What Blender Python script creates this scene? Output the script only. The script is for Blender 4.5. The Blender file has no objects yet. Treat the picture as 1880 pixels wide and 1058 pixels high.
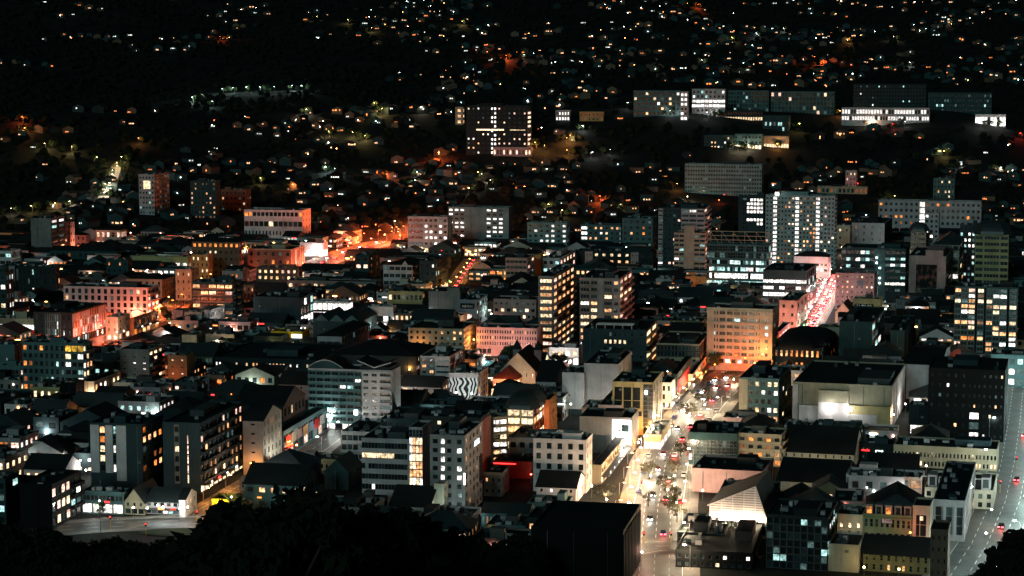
import bpy, math, random
from mathutils import Vector, Matrix, noise

# ------------------------------------------------------------------ camera, sky, added fill light, exposure
R = math.radians
sc = bpy.context.scene
FPX, HC = 3800.0, 146.0                      # focal length in photo pixels, camera height above the streets
PITCH = math.atan(424 / FPX)
cd = bpy.data.cameras.new('camera'); cam = bpy.data.objects.new('camera', cd)
sc.collection.objects.link(cam); sc.camera = cam
cd.sensor_width = 36; cd.lens = FPX * 36 / 1880; cd.clip_start = 1; cd.clip_end = 12000
cam.location = (0, 0, HC); cam.rotation_euler = (math.pi / 2 - PITCH, 0, 0)

world = bpy.data.worlds.new('World'); sc.world = world; world.use_nodes = True
wn = world.node_tree.nodes; wl = world.node_tree.links
sky = wn.new('ShaderNodeTexSky'); sky.sky_type = 'NISHITA'; sky.sun_disc = False
FILL_EL, FILL_AZ = R(17), R(200)             # azimuth measured from +Y clockwise: behind the camera, a little left
sky.sun_elevation = FILL_EL; sky.sun_rotation = FILL_AZ
tint = wn.new('ShaderNodeVectorMath'); tint.operation = 'MULTIPLY'; tint.inputs[1].default_value = (.30, 1.0, .80)   # city-lit night air: green-blue
wl.new(sky.outputs[0], tint.inputs[0]); wl.new(tint.outputs[0], wn['Background'].inputs[0]); wn['Background'].inputs[1].default_value = 0.0030
sd = bpy.data.lights.new('city_glow_fill', 'SUN'); sd.energy = 0.37; sd.angle = R(10); sd.color = (0.58, 0.98, 0.96)  # added sun lamp standing in for city glow on the fronts
sun = bpy.data.objects.new('city_glow_fill', sd); sc.collection.objects.link(sun)
sv = Vector((math.sin(FILL_AZ) * math.cos(FILL_EL), math.cos(FILL_AZ) * math.cos(FILL_EL), math.sin(FILL_EL)))
sun.rotation_euler = sv.to_track_quat('Z', 'Y').to_euler()
sc.view_settings.view_transform = 'Standard'; sc.view_settings.look = 'None'
sc.view_settings.exposure = 0.35; sc.view_settings.gamma = 1.0
sc.cycles.use_denoising = True
sc.cycles.max_bounces = 4; sc.cycles.diffuse_bounces = 2; sc.cycles.glossy_bounces = 2
sc.cycles.sample_clamp_indirect = 4.0; sc.cycles.sample_clamp_direct = 0.0
sc.cycles.caustics_reflective = False; sc.cycles.caustics_refractive = False
LAMP = 0.42                                   # common factor on lamp power

rng = random.Random(7)
C = sc.collection
CT, ST = math.cos(PITCH), math.sin(PITCH)

# ------------------------------------------------------------------ pixel <-> place
def lin(v, t):
    for (a, b), (c, d) in zip(t, t[1:]):
        if v <= c:
            f = max(0, min(1, (v - a) / (c - a))); return b + (d - b) * f
    return t[-1][1]
PROF = [(1640, 0), (1760, 3), (1900, 15), (2050, 38), (2250, 82), (2600, 118), (3000, 160), (3600, 232), (4300, 330), (5200, 430)]
NEARK = [(-.30, .225), (-.02, .225), (.03, .15), (.2, .15), (.235, .2), (.3, .22)]
def T(x, y):
    if y < 560:
        return (560 - y) * lin(x / max(y, 60), NEARK)
    if y <= 1640: return 0.0
    k = min(1, (y - 1640) / 500)
    return max(0, lin(y, PROF) + k * (22 * noise.noise((x / 330, y / 330, 3.1)) + 9 * noise.noise((x / 110, y / 110, 7.7))))
def ray(px, py):
    a, b = (px - 940) / FPX, -(py - 529) / FPX
    return Vector((a, CT + b * ST, -ST + b * CT))
def G(px, py, z=0.0):
    d = ray(px, py); t = (z - HC) / d.z
    return Vector((d.x * t, d.y * t, z))
def hit(px, py):
    d = ray(px, py)
    if d.z < 0:
        t = (0 - HC) / d.z
        if 560 <= d.y * t <= 1640: return Vector((d.x * t, d.y * t, 0))
    t = 1500.0
    while t < 5000:
        p = Vector((0, 0, HC)) + d * t
        if p.z <= T(p.x, p.y): return Vector((p.x, p.y, T(p.x, p.y)))
        t += 4
    return None
def proj(p):
    h = p[2] - HC; dep = p[1] * CT - h * ST; up = p[1] * ST + h * CT
    return 940 + FPX * p[0] / dep, 529 - FPX * up / dep

# ------------------------------------------------------------------ materials
M = {}
def nn(nt, t, **kw):
    n = nt.nodes.new(t)
    for k, v in kw.items():
        if k.startswith('i_'): n.inputs[int(k[2:])].default_value = v
        else: setattr(n, k, v)
    return n
def surf(name, col, rough=.85, var=.35, sc1=.12, spec=.3, bump=0, streak=True, metal=0):
    m = bpy.data.materials.new(name); m.use_nodes = True; nt = m.node_tree; L = nt.links
    b = nt.nodes['Principled BSDF']; b.inputs['Roughness'].default_value = rough
    b.inputs['Specular IOR Level'].default_value = spec; b.inputs['Metallic'].default_value = metal
    g = nn(nt, 'ShaderNodeNewGeometry')
    n1 = nn(nt, 'ShaderNodeTexNoise', i_2=sc1, i_3=6.0, i_4=.65); L.new(g.outputs['Position'], n1.inputs[0])
    r1 = nn(nt, 'ShaderNodeMapRange', i_1=.3, i_2=.7, i_3=1 - var, i_4=1 + var * .4); L.new(n1.outputs[0], r1.inputs[0])
    fac = r1.outputs[0]
    if streak:
        mp = nn(nt, 'ShaderNodeMapping'); mp.inputs['Scale'].default_value = (1.3, 1.3, .09); L.new(g.outputs['Position'], mp.inputs[0])
        n2 = nn(nt, 'ShaderNodeTexNoise', i_2=1.0, i_3=3.0); L.new(mp.outputs[0], n2.inputs[0])
        r2 = nn(nt, 'ShaderNodeMapRange', i_1=.35, i_2=.7, i_3=1.03, i_4=.88); L.new(n2.outputs[0], r2.inputs[0])
        mu = nn(nt, 'ShaderNodeMath', operation='MULTIPLY'); L.new(fac, mu.inputs[0]); L.new(r2.outputs[0], mu.inputs[1]); fac = mu.outputs[0]
    mx = nn(nt, 'ShaderNodeVectorMath', operation='SCALE'); mx.inputs[0].default_value = col[:3]; L.new(fac, mx.inputs['Scale'])
    L.new(mx.outputs[0], b.inputs['Base Color'])
    if bump:
        n3 = nn(nt, 'ShaderNodeTexNoise', i_2=bump, i_3=4.0); L.new(g.outputs['Position'], n3.inputs[0])
        bp = nn(nt, 'ShaderNodeBump', i_0=.4, i_1=.1); L.new(n3.outputs[0], bp.inputs['Height']); L.new(bp.outputs[0], b.inputs['Normal'])
    M[name] = m; return m
for k, c in dict(white=(.70, .60, .60), pale=(.50, .435, .44), grey=(.31, .285, .29), taupe=(.25, .22, .205), concrete=(.36, .32, .32),
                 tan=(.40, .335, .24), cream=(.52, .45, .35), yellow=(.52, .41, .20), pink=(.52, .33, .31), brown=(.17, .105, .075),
                 brick=(.30, .085, .055), slate=(.035, .058, .068), dark=(.018, .029, .031), black=(.0025, .0028, .003), seafoam=(.20, .31, .31), teal=(.09, .165, .17),  # black lowered to stand in for the near hill's missing shadow
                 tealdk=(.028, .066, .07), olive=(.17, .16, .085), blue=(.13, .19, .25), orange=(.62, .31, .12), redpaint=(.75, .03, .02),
                 sunyellow=(.85, .52, .02), peach=(.62, .42, .31), greenpaint=(.16, .21, .10), mauve=(.34, .25, .25)).items():
    surf(k, c)
surf('roof', (.018, .020, .021), .8, .5, .08, .25)
surf('roofgrey', (.06, .066, .068), .7, .5, .08, .3)
surf('roofred', (.16, .03, .022), .8, .4, .1)
surf('rooftin', (.035, .045, .047), .45, .4, .1, .5)
surf('roofpale', (.22, .22, .215), .8, .4, .08)
surf('asphalt', (.066, .064, .062), .6, .75, .16, .45, bump=3, streak=False)
surf('paving', (.17, .155, .14), .8, .35, .3, .3, streak=False)
surf('ground', (.020, .022, .021), .95, .6, .02, .1, streak=False)
surf('lawn', (.035, .06, .025), .95, .5, .2, .1, streak=False)
surf('paint', (.75, .74, .70), .7, .3, .8, .3, streak=False)
surf('paintyellow', (.7, .45, .05), .7, .3, .8, .3, streak=False)
surf('steel', (.25, .25, .25), .5, .2, .5, .5, metal=.6)
surf('darksteel', (.05, .05, .05), .5, .2, .5, .4)
surf('leafst', (.05, .045, .022), .8, .5, .6, .2, streak=False)
surf('leaf', (.045, .065, .028), .8, .5, .6, .2, streak=False)
surf('leafdark', (.010, .015, .009), .9, .5, .3, .1, streak=False)  # leaf colour darkened in place of shade from the near hill
surf('bark', (.06, .045, .032), .9, .4, 1.0, .1)
surf('frame', (.16, .16, .16), .5, .2, .3, .4)
surf('framepale', (.5, .5, .48), .6, .2, .3, .4)
surf('tyre', (.015, .015, .015), .9, .2, 1, .2, streak=False)
for k, c in dict(carwhite=(.7, .7, .69), carsilver=(.4, .41, .42), carred=(.4, .03, .025), carblue=(.03, .07, .2), carblack=(.015, .015, .016)).items():
    surf(k, c, .25, .1, 1, .6, streak=False)

def glassmat(name, col, rough):
    m = surf(name, col, rough, .5, .5, .6, streak=False); return m
glassmat('glass', (.012, .017, .018), .22)
glassmat('glassteal', (.03, .052, .055), .25)

def emis(name, col, s, vary=True, sample=False, contrast=.88):
    m = bpy.data.materials.new(name); m.use_nodes = True; nt = m.node_tree; L = nt.links
    b = nt.nodes['Principled BSDF']; b.inputs['Base Color'].default_value = (.05, .05, .05, 1); b.inputs['Roughness'].default_value = .3
    b.inputs['Emission Color'].default_value = (*col, 1)
    if vary:                                        # rooms differ in brightness, and each shows blinds, walls and furniture
        g = nn(nt, 'ShaderNodeNewGeometry'); oi = nn(nt, 'ShaderNodeObjectInfo')
        n1 = nn(nt, 'ShaderNodeTexNoise', i_2=.9, i_3=3.0, i_4=.7); L.new(g.outputs['Position'], n1.inputs[0])
        r1 = nn(nt, 'ShaderNodeMapRange', i_1=.36, i_2=.64, i_3=1 - contrast, i_4=1.25); L.new(n1.outputs[0], r1.inputs[0])
        r2 = nn(nt, 'ShaderNodeMapRange', i_1=0, i_2=1, i_3=.45, i_4=1.5); L.new(oi.outputs['Random'], r2.inputs[0])
        tc = nn(nt, 'ShaderNodeTexCoord'); sp = nn(nt, 'ShaderNodeSeparateXYZ'); L.new(tc.outputs['Generated'], sp.inputs[0])
        bl = nn(nt, 'ShaderNodeMath', operation='GREATER_THAN'); L.new(sp.outputs[2], bl.inputs[0])
        th = nn(nt, 'ShaderNodeMapRange', i_1=0, i_2=1, i_3=1.4, i_4=.35); L.new(oi.outputs['Random'], th.inputs[0]); L.new(th.outputs[0], bl.inputs[1])
        bm = nn(nt, 'ShaderNodeMapRange', i_1=0, i_2=1, i_3=1, i_4=.55); L.new(bl.outputs[0], bm.inputs[0])
        a = nn(nt, 'ShaderNodeMath', operation='MULTIPLY'); L.new(r1.outputs[0], a.inputs[0]); L.new(r2.outputs[0], a.inputs[1])
        c = nn(nt, 'ShaderNodeMath', operation='MULTIPLY'); L.new(a.outputs[0], c.inputs[0]); L.new(bm.outputs[0], c.inputs[1])
        d = nn(nt, 'ShaderNodeMath', operation='MULTIPLY', i_1=s); L.new(c.outputs[0], d.inputs[0])
        L.new(d.outputs[0], b.inputs['Emission Strength'])
    else:
        b.inputs['Emission Strength'].default_value = s
    m.cycles.emission_sampling = 'AUTO' if sample else 'NONE'
    M[name] = m; return m
emis('warm', (1, .47, .20), 2.0); emis('warmdim', (1, .45, .2), .35); emis('creamw', (1, .72, .42), 2.2); emis('pinkw', (1, .60, .46), 2.0)
emis('orangew', (1, .27, .05), 1.6); emis('orangedim', (1, .28, .07), .35); emis('cool', (.55, .98, .92), 1.3); emis('cooldim', (.5, .9, .85), .14)
emis('whitew', (1, .93, .86), 2.6); emis('shop', (1, .93, .86), 2.6, sample=True, contrast=.85); emis('shopwarm', (1, .72, .42), 2.6, sample=True, contrast=.85)
emis('yelloww', (1, .55, .05), 1.3); emis('redw', (1, .05, .03), 2.0); emis('house', (1, .50, .25), 2.6); emis('houseo', (1, .26, .06), 2.4)
emis('housec', (.9, .95, .85), 2.2)
LC = dict(cream=(1, .80, .52), white=(.95, 1, .93), cool=(.72, 1, .93), orange=(1, .13, .025), amber=(1, .38, .09), pink=(1, .43, .33), red=(1, .05, .03), coral=(1, .20, .11), yellow=(1, .72, .25))
for k, c in LC.items(): emis('bulb_' + k, c, 26, vary=False)
emis('tube_white', (1, .97, .9), 9, vary=False); emis('sign_white', (.9, 1, .97), 2.2, vary=False); emis('sign_red', (1, .03, .03), 4, vary=False)
emis('taillight', (1, .03, .04), 30, vary=False); emis('headlight', (1, .95, .85), 24, vary=False)
emis('sign_orange', (1, .25, .05), 3, vary=False); emis('sign_yellow', (1, .6, .08), 2.5, vary=False); emis('sign_green', (.1, 1, .3), 3, vary=False)
PAL = {'w': ['warm', 'warm', 'warmdim', 'creamw', 'pinkw'], 'o': ['orangew', 'orangew', 'warm', 'orangedim'], 'c': ['creamw', 'creamw', 'whitew', 'warm'],
       'k': ['cool', 'whitew', 'cool', 'cooldim'], 'p': ['pinkw', 'pinkw', 'creamw'], 'm': ['warm', 'cool', 'pinkw', 'whitew', 'orangew', 'creamw'],
       'S': ['shop'], 'T': ['shopwarm'], 'Y': ['yelloww'], 'R': ['redw'], 'd': ['cooldim', 'warmdim'], 'W': ['whitew'], 'C': ['creamw']}

def zebra():
    m = surf('zebra', (.6, .6, .58)); nt = m.node_tree; L = nt.links
    tc = nn(nt, 'ShaderNodeTexCoord'); nz = nn(nt, 'ShaderNodeTexNoise', i_2=.16, i_3=1.0); L.new(tc.outputs['Object'], nz.inputs[0])
    w = nn(nt, 'ShaderNodeTexWave', i_1=2.2, i_2=11.0, i_3=1.0, i_4=.9); w.wave_type = 'BANDS'; w.bands_direction = 'X'; L.new(tc.outputs['Object'], w.inputs[0])
    st = nn(nt, 'ShaderNodeMath', operation='GREATER_THAN', i_1=.5); L.new(w.outputs['Fac'], st.inputs[0])
    cr = nn(nt, 'ShaderNodeMapRange', i_1=0, i_2=1, i_3=.015, i_4=.75); L.new(st.outputs[0], cr.inputs[0])
    for l in list(nt.nodes['Principled BSDF'].inputs['Base Color'].links): L.remove(l)
    L.new(cr.outputs[0], nt.nodes['Principled BSDF'].inputs['Base Color'])
zebra()
def poster():
    m = surf('poster', (.02, .02, .02), streak=False); nt = m.node_tree; L = nt.links
    g = nn(nt, 'ShaderNodeTexCoord'); nz = nn(nt, 'ShaderNodeTexNoise', i_2=4.5, i_3=4.0); L.new(g.outputs['Object'], nz.inputs[0])
    r = nn(nt, 'ShaderNodeValToRGB'); L.new(nz.outputs[0], r.inputs[0])
    r.color_ramp.elements[0].position = .5; r.color_ramp.elements[0].color = (.006, .008, .009, 1)
    r.color_ramp.elements[1].position = .75; r.color_ramp.elements[1].color = (.4, .14, .1, 1)
    for l in list(nt.nodes['Principled BSDF'].inputs['Base Color'].links): L.remove(l)
    L.new(r.outputs[0], nt.nodes['Principled BSDF'].inputs['Base Color'])
poster()

# ------------------------------------------------------------------ mesh helpers
class MB:
    def __init__(s): s.v = []; s.f = []; s.m = []; s.mats = []
    def mi(s, mat):
        if mat not in s.mats: s.mats.append(mat)
        return s.mats.index(mat)
    def poly(s, pts, mat):
        i = len(s.v); s.v += [tuple(p) for p in pts]; s.f.append(tuple(range(i, i + len(pts)))); s.m.append(s.mi(mat))
    def box(s, x0, x1, y0, y1, z0, z1, mat, bottom=True):
        i = len(s.v)
        s.v += [(x0, y0, z0), (x1, y0, z0), (x1, y1, z0), (x0, y1, z0), (x0, y0, z1), (x1, y0, z1), (x1, y1, z1), (x0, y1, z1)]
        fs = [(0, 1, 5, 4), (1, 2, 6, 5), (2, 3, 7, 6), (3, 0, 4, 7), (4, 5, 6, 7)] + ([(3, 2, 1, 0)] if bottom else [])
        for f in fs: s.f.append(tuple(i + k for k in f)); s.m.append(s.mi(mat))
    def tube(s, a, b, r0, r1, mat, n=6):
        a, b = Vector(a), Vector(b); d = (b - a).normalized()
        u = d.orthogonal().normalized(); w = d.cross(u); i = len(s.v)
        for p, r in ((a, r0), (b, r1)):
            for k in range(n):
                t = 2 * math.pi * k / n; q = p + (u * math.cos(t) + w * math.sin(t)) * r; s.v.append(tuple(q))
        for k in range(n):
            s.f.append((i + k, i + (k + 1) % n, i + n + (k + 1) % n, i + n + k)); s.m.append(s.mi(mat))
        s.f.append(tuple(i + n + k for k in range(n))); s.m.append(s.mi(mat))
        s.f.append(tuple(i + n - 1 - k for k in range(n))); s.m.append(s.mi(mat))
    def mesh(s, name):
        me = bpy.data.meshes.new(name); me.from_pydata(s.v, [], s.f)
        for k in s.mats: me.materials.append(M[k])
        me.polygons.foreach_set('material_index', s.m); me.update(); return me
def obj(name, me, parent=None, loc=(0, 0, 0), rz=0, scale=None, rot=None):
    o = bpy.data.objects.new(name, me); C.objects.link(o)
    if parent is not None: o.parent = parent
    o.location = loc
    if rot: o.rotation_euler = rot
    elif rz: o.rotation_euler = (0, 0, rz)
    if scale: o.scale = scale
    return o
LABELS = {}
def tag(o, label, cat, group=None, kind=None, px=None):
    o['label'] = label; o['category'] = cat
    if group: o['group'] = group
    if kind: o['kind'] = kind
    LABELS.setdefault(label, []).append((px if px is not None else 0, o))
    return o
_cube = {}
def cube(mat):                                            # unit box from (0,0,0) to (1,1,1)
    if mat not in _cube:
        b = MB(); b.box(0, 1, 0, 1, 0, 1, mat); _cube[mat] = b.mesh('unit_' + mat)
    return _cube[mat]
def pbox(name, parent, x0, x1, y0, y1, z0, z1, mat, rz=0):
    return obj(name, cube(mat), parent, (x0, y0, z0), rz, (x1 - x0, y1 - y0, z1 - z0))
_pane = {}
def pane(mat, kind, fr='frame'):                          # unit window, u 0..1, v 0..1, outward -y; frame bars stand proud of the glass
    k = (mat, kind, fr)
    if k not in _pane:
        b = MB(); b.poly([(0, 0, 0), (1, 0, 0), (1, 0, 1), (0, 0, 1)], mat)
        t = .045
        bars = [(0, 1, 0, t), (0, 1, 1 - t, 1), (0, t, t, 1 - t), (1 - t, 1, t, 1 - t)]
        nx, nz = kind
        bars += [(i / nx - t / 2, i / nx + t / 2, t, 1 - t) for i in range(1, nx)]
        bars += [(t, 1 - t, i / nz - t / 2, i / nz + t / 2) for i in range(1, nz)]
        for x0, x1, z0, z1 in bars:
            b.poly([(x0, -.05, z0), (x1, -.05, z0), (x1, -.05, z1), (x0, -.05, z1)], fr)
        _pane[k] = b.mesh('pane_' + mat)
    return _pane[k]
def glassonly(mat):
    if mat not in _pane:
        b = MB(); b.poly([(0, 0, 0), (1, 0, 0), (1, 0, 1), (0, 0, 1)], mat); _pane[mat] = b.mesh('pane_' + mat)
    return _pane[mat]
def frameonly(kind, fr):
    k = ('f', kind, fr)
    if k not in _pane:
        b = MB(); t = .05; nx, nz = kind
        bars = [(0, 1, 0, t), (0, 1, 1 - t, 1), (0, t, t, 1 - t), (1 - t, 1, t, 1 - t)]
        bars += [(i / nx - t / 2, i / nx + t / 2, t, 1 - t) for i in range(1, nx)] + [(t, 1 - t, i / nz - t / 2, i / nz + t / 2) for i in range(1, nz)]
        for x0, x1, z0, z1 in bars: b.poly([(x0, -.05, z0), (x1, -.05, z0), (x1, -.05, z1), (x0, -.05, z1)], fr)
        _pane[k] = b.mesh('window_frame')
    return _pane[k]
_balc = {}
def balcony(mat, rail):
    k = (mat, rail)
    if k not in _balc:
        b = MB(); b.box(0, 1, -1, 0, -.16, 0, mat)
        b.box(0, 1, -1, -.94, .06, 1, rail); b.box(0, .012, -.94, 0, .06, 1, rail); b.box(.988, 1, -.94, 0, .06, 1, rail)
        _balc[k] = b.mesh('balcony_' + mat)
    return _balc[k]

def textmesh(s, size, mat):
    cu = bpy.data.curves.new('t', 'FONT'); cu.body = s; cu.size = size; cu.extrude = .05; cu.align_x = 'CENTER'; cu.resolution_u = 2
    ob = bpy.data.objects.new('t', cu); C.objects.link(ob); dg = bpy.context.evaluated_depsgraph_get()
    me = bpy.data.meshes.new_from_object(ob.evaluated_get(dg)); bpy.data.objects.remove(ob); bpy.data.curves.remove(cu)
    me.materials.clear(); me.materials.append(M[mat]); return me
TXT = {k: textmesh(*v) for k, v in dict(century=('CENTURY CITY', 1.35, 'paint'), hatch=('HATCH', 2.3, 'paint'), yha=('YHA', 1.5, 'black'), media=('media', 1.5, 'sign_red'),
       group=('group', 1.5, 'sign_white'), together=('TOGETHER', 1.9, 'paint'), hotel=('HOTEL', 2.2, 'sign_white'), bar=('BAR', 1.2, 'sign_red')).items()}

# ------------------------------------------------------------------ building kit
A0 = R(11.3); A1 = R(15.5)
BLD = []; FOOT = []
class Bd: pass
def parse(face):
    out = []
    for st in face.split(';'):
        w = 1.0; st = st.strip()
        if '@' in st: w, st = st.split('@'); w = float(w)
        zs = []
        for z in st.split('|'):
            p = (z.strip().split(':') + [''] * 8)[:8]
            zs.append((float(p[0] or 1), int(p[1] or 0), float(p[2] or .6), float(p[3] or .55), float(p[4] or .1), p[5] or 'w', p[6], p[7] or None))
        out.append((w, zs))
    tot = sum(w for w, _ in out)
    return [(w / tot, zs) for w, zs in out]
def pick(lit, pal, r, pr=None):
    if r.random() < lit: return r.choice(pr or PAL[pal])
    return 'cooldim' if r.random() < .05 else ('glassteal' if r.random() < .25 else 'glass')

def facade(b, mb, jn, f, Wf, face, wall, r):
    """cut one wall face into strips and storeys with real openings; place a window in each opening"""
    if f == 'F': X = lambda u, v, d: (u - b.W / 2, -d, v)
    elif f == 'S': X = lambda u, v, d: (b.W / 2 + d, u, v)
    else: X = lambda u, v, d: (-b.W / 2 - d, u, v)
    q = lambda u0, u1, v0, v1, m, d=0: mb.poly([X(u0, v0, d), X(u1, v0, d), X(u1, v1, d), X(u0, v1, d)], m)
    u = 0.0
    fsc = b.s * (1 if f == 'F' else b.sf)
    for w, zs in parse(face):
        u0, u1 = u, u + w * Wf; u = u1
        tr = sum(z[0] for z in zs); v = 0.0
        for rows, cols, ww, wh, lit, pal, fl, mat in zs:
            v0, v1 = v, v + b.H * rows / tr; v = v1
            m = mat or wall
            if cols == 0 or rows < 1:
                q(u0, u1, v0, v1, m)
                if v1 - v0 > 5 and u1 - u0 > 5 and f in 'FS':
                    for uu in [u0 + (u1 - u0) * (i + .5 + r.uniform(-.2, .2)) / max(1, int((u1 - u0) / 8)) for i in range(max(1, int((u1 - u0) / 8)))]:
                        e = [X(uu, v0 + .05, .16), X(uu + .16, v1 - .1, .01)]
                        xs_, ys_, zs_ = [sorted((e[0][k], e[1][k])) for k in range(3)]; pbox('downpipe', b.root, xs_[0], xs_[1], ys_[0], ys_[1], zs_[0], zs_[1], r.choice(['frame', 'slate', m]))
                    for i in range(1, int((v1 - v0) / 3.4)):
                        vv = v0 + i * 3.4; e = [X(u0 + .05, vv, .07), X(u1 - .05, vv + .12, .005)]
                        xs_, ys_, zs_ = [sorted((e[0][k], e[1][k])) for k in range(3)]; pbox('string_course', b.root, xs_[0], xs_[1], ys_[0], ys_[1], zs_[0], zs_[1], m)
                    if r.random() < .6:
                        uu = u0 + (u1 - u0) * r.uniform(.1, .8); vv = v0 + (v1 - v0) * r.uniform(.3, .8); e = [X(uu, vv, .1), X(uu + 1.1, vv + .8, .01)]
                        xs_, ys_, zs_ = [sorted((e[0][k], e[1][k])) for k in range(3)]; pbox('wall_vent', b.root, xs_[0], xs_[1], ys_[0], ys_[1], zs_[0], zs_[1], 'frame')
                continue
            n = int(round(rows)); rh = (v1 - v0) / n; cw = (u1 - u0) / cols
            ow, oh = cw * ww, rh * wh; mg = (cw - ow) / 2; dp = .28
            indiv = 'j' not in fl and ow * fsc >= 4.6 and oh * b.s >= 4.2
            for i in range(n):
                z0 = v0 + i * rh; s0 = z0 + (rh - oh) * .5; s1 = s0 + oh
                q(u0, u1, z0, s0, m); q(u0, u1, s1, z0 + rh, m); rl = lit if lit in (0, 1) else min(1, lit * r.choice([.6, 1, 1.3, 1.6, 2, 3])); pr = [r.choice(PAL[pal])] if r.random() < .35 else None
                for c in range(cols):
                    a0 = u0 + c * cw; o0 = a0 + mg; o1 = o0 + ow
                    if mg > .01: q(a0, o0, s0, s1, m); q(o1, a0 + cw, s0, s1, m)
                    mb.poly([X(o0, s0, 0), X(o1, s0, 0), X(o1, s0, -dp), X(o0, s0, -dp)], m)
                    mb.poly([X(o0, s1, 0), X(o1, s1, 0), X(o1, s1, -dp), X(o0, s1, -dp)], m)
                    mb.poly([X(o0, s0, 0), X(o0, s1, 0), X(o0, s1, -dp), X(o0, s0, -dp)], m)
                    mb.poly([X(o1, s0, 0), X(o1, s1, 0), X(o1, s1, -dp), X(o1, s0, -dp)], m)
                    g = pick(rl, pal, r, pr)
                    if indiv and b.nw < 290:
                        b.nw += 1
                        asp = ow / oh
                        kind = (max(1, min(5, int(round(asp * 1.15)))), 2 if asp < .6 else 1)
                        fm = 'framepale' if 'l' in fl else 'frame'; big = ow * fsc >= 8.5 and oh * b.s >= 8
                        me = frameonly(kind, fm) if big else pane(g, kind, fm); g_ = g if big else None
                        if f == 'F': wo = obj('window', me, b.root, (o0 - b.W / 2, dp, s0), 0, (ow, 1, oh))
                        elif f == 'S': wo = obj('window', me, b.root, (b.W / 2 - dp, o0, s0), math.pi / 2, (ow, 1, oh))
                        else: wo = obj('window', me, b.root, (-b.W / 2 + dp, o1, s0), -math.pi / 2, (ow, 1, oh))
                        if g_: obj('pane', glassonly(g_), wo)
                    else:
                        jn.poly([X(o0, s0, -dp), X(o1, s0, -dp), X(o1, s1, -dp), X(o0, s1, -dp)], g)
                        if ow * fsc > 6:
                            k = max(1, int(ow / 1.5))
                            for e in range(1, k):
                                uu = o0 + ow * e / k; jn.poly([X(uu - .05, s0, -dp + .06), X(uu + .05, s0, -dp + .06), X(uu + .05, s1, -dp + .06), X(uu - .05, s1, -dp + .06)], 'frame')
                    if 'b' in fl and f in 'FS' and (z0 > 2 or v0 > 2):
                        bw = cw * .86; bx = a0 + cw * .07; me = balcony(m, 'glassteal' if 'g' in fl else m)
                        if f == 'F': obj('balcony', me, b.root, (bx - b.W / 2, -.01, z0 + .05), 0, (bw, 1.25, 1.0))
                        else: obj('balcony', me, b.root, (b.W / 2 + .01, bx, z0 + .05), math.pi / 2, (bw, 1.25, 1.0))
                if 'B' in fl and f in 'FS' and (z0 > 2 or v0 > 2):
                    me = balcony(m, 'glassteal' if 'g' in fl else m)
                    if f == 'F': obj('balcony', me, b.root, (u0 + .15 - b.W / 2, -.01, z0 + .05), 0, (u1 - u0 - .3, 1.25, 1.0))
                    else: obj('balcony', me, b.root, (b.W / 2 + .01, u0 + .15, z0 + .05), math.pi / 2, (u1 - u0 - .3, 1.25, 1.0))
                if 's' in fl:
                    e = [X(u0, z0 + rh - .12, .16), X(u1, z0 + rh + .12, -.2)]
                    xs_, ys_, zs_ = [sorted((e[0][k], e[1][k])) for k in range(3)]
                    pbox('floor_ledge', b.root, xs_[0], xs_[1], ys_[0], ys_[1], zs_[0], zs_[1], m)
            if 'f' in fl:
                for c in range(cols + 1):
                    uu = min(max(u0 + c * cw, u0 + .2), u1 - .2)
                    e = [X(uu - .16, v0 + .02, .42), X(uu + .16, v1, -.05)]
                    xs_, ys_, zs_ = [sorted((e[0][k], e[1][k])) for k in range(3)]
                    pbox('fin', b.root, xs_[0], xs_[1], ys_[0], ys_[1], zs_[0], zs_[1], m)
            if 'a' in fl:
                e = [X(u0 + .1, v1 - .35, 2.6), X(u1 - .1, v1 - .1, -.1)]
                xs_, ys_, zs_ = [sorted((e[0][k], e[1][k])) for k in range(3)]
                pbox('awning', b.root, xs_[0], xs_[1], ys_[0], ys_[1], zs_[0], zs_[1], 'darksteel')
                for c in range(max(1, cols // 2)):
                    uu = u0 + (u1 - u0) * (c + r.uniform(.2, .5)) / max(1, cols // 2); sw = r.uniform(.8, 2.4)
                    e = [X(uu, v1 - .05, 2.5), X(min(uu + sw, u1), v1 + r.uniform(.4, .9), 2.3)]
                    xs_, ys_, zs_ = [sorted((e[0][k], e[1][k])) for k in range(3)]; pbox('shop_sign', b.root, xs_[0], xs_[1], ys_[0], ys_[1], zs_[0], zs_[1], r.choice(['sign_white', 'tube_white', 'sign_red', 'sign_orange', 'sign_yellow', 'sign_green', 'whitew', 'redpaint', 'blue']))
            if 'k' in fl:
                e = [X(u0 - .1, v1 - .5, .45), X(u1 + .1, v1 - .1, -.1)]
                xs_, ys_, zs_ = [sorted((e[0][k], e[1][k])) for k in range(3)]
                pbox('cornice', b.root, xs_[0], xs_[1], ys_[0], ys_[1], zs_[0], zs_[1], m)

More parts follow.
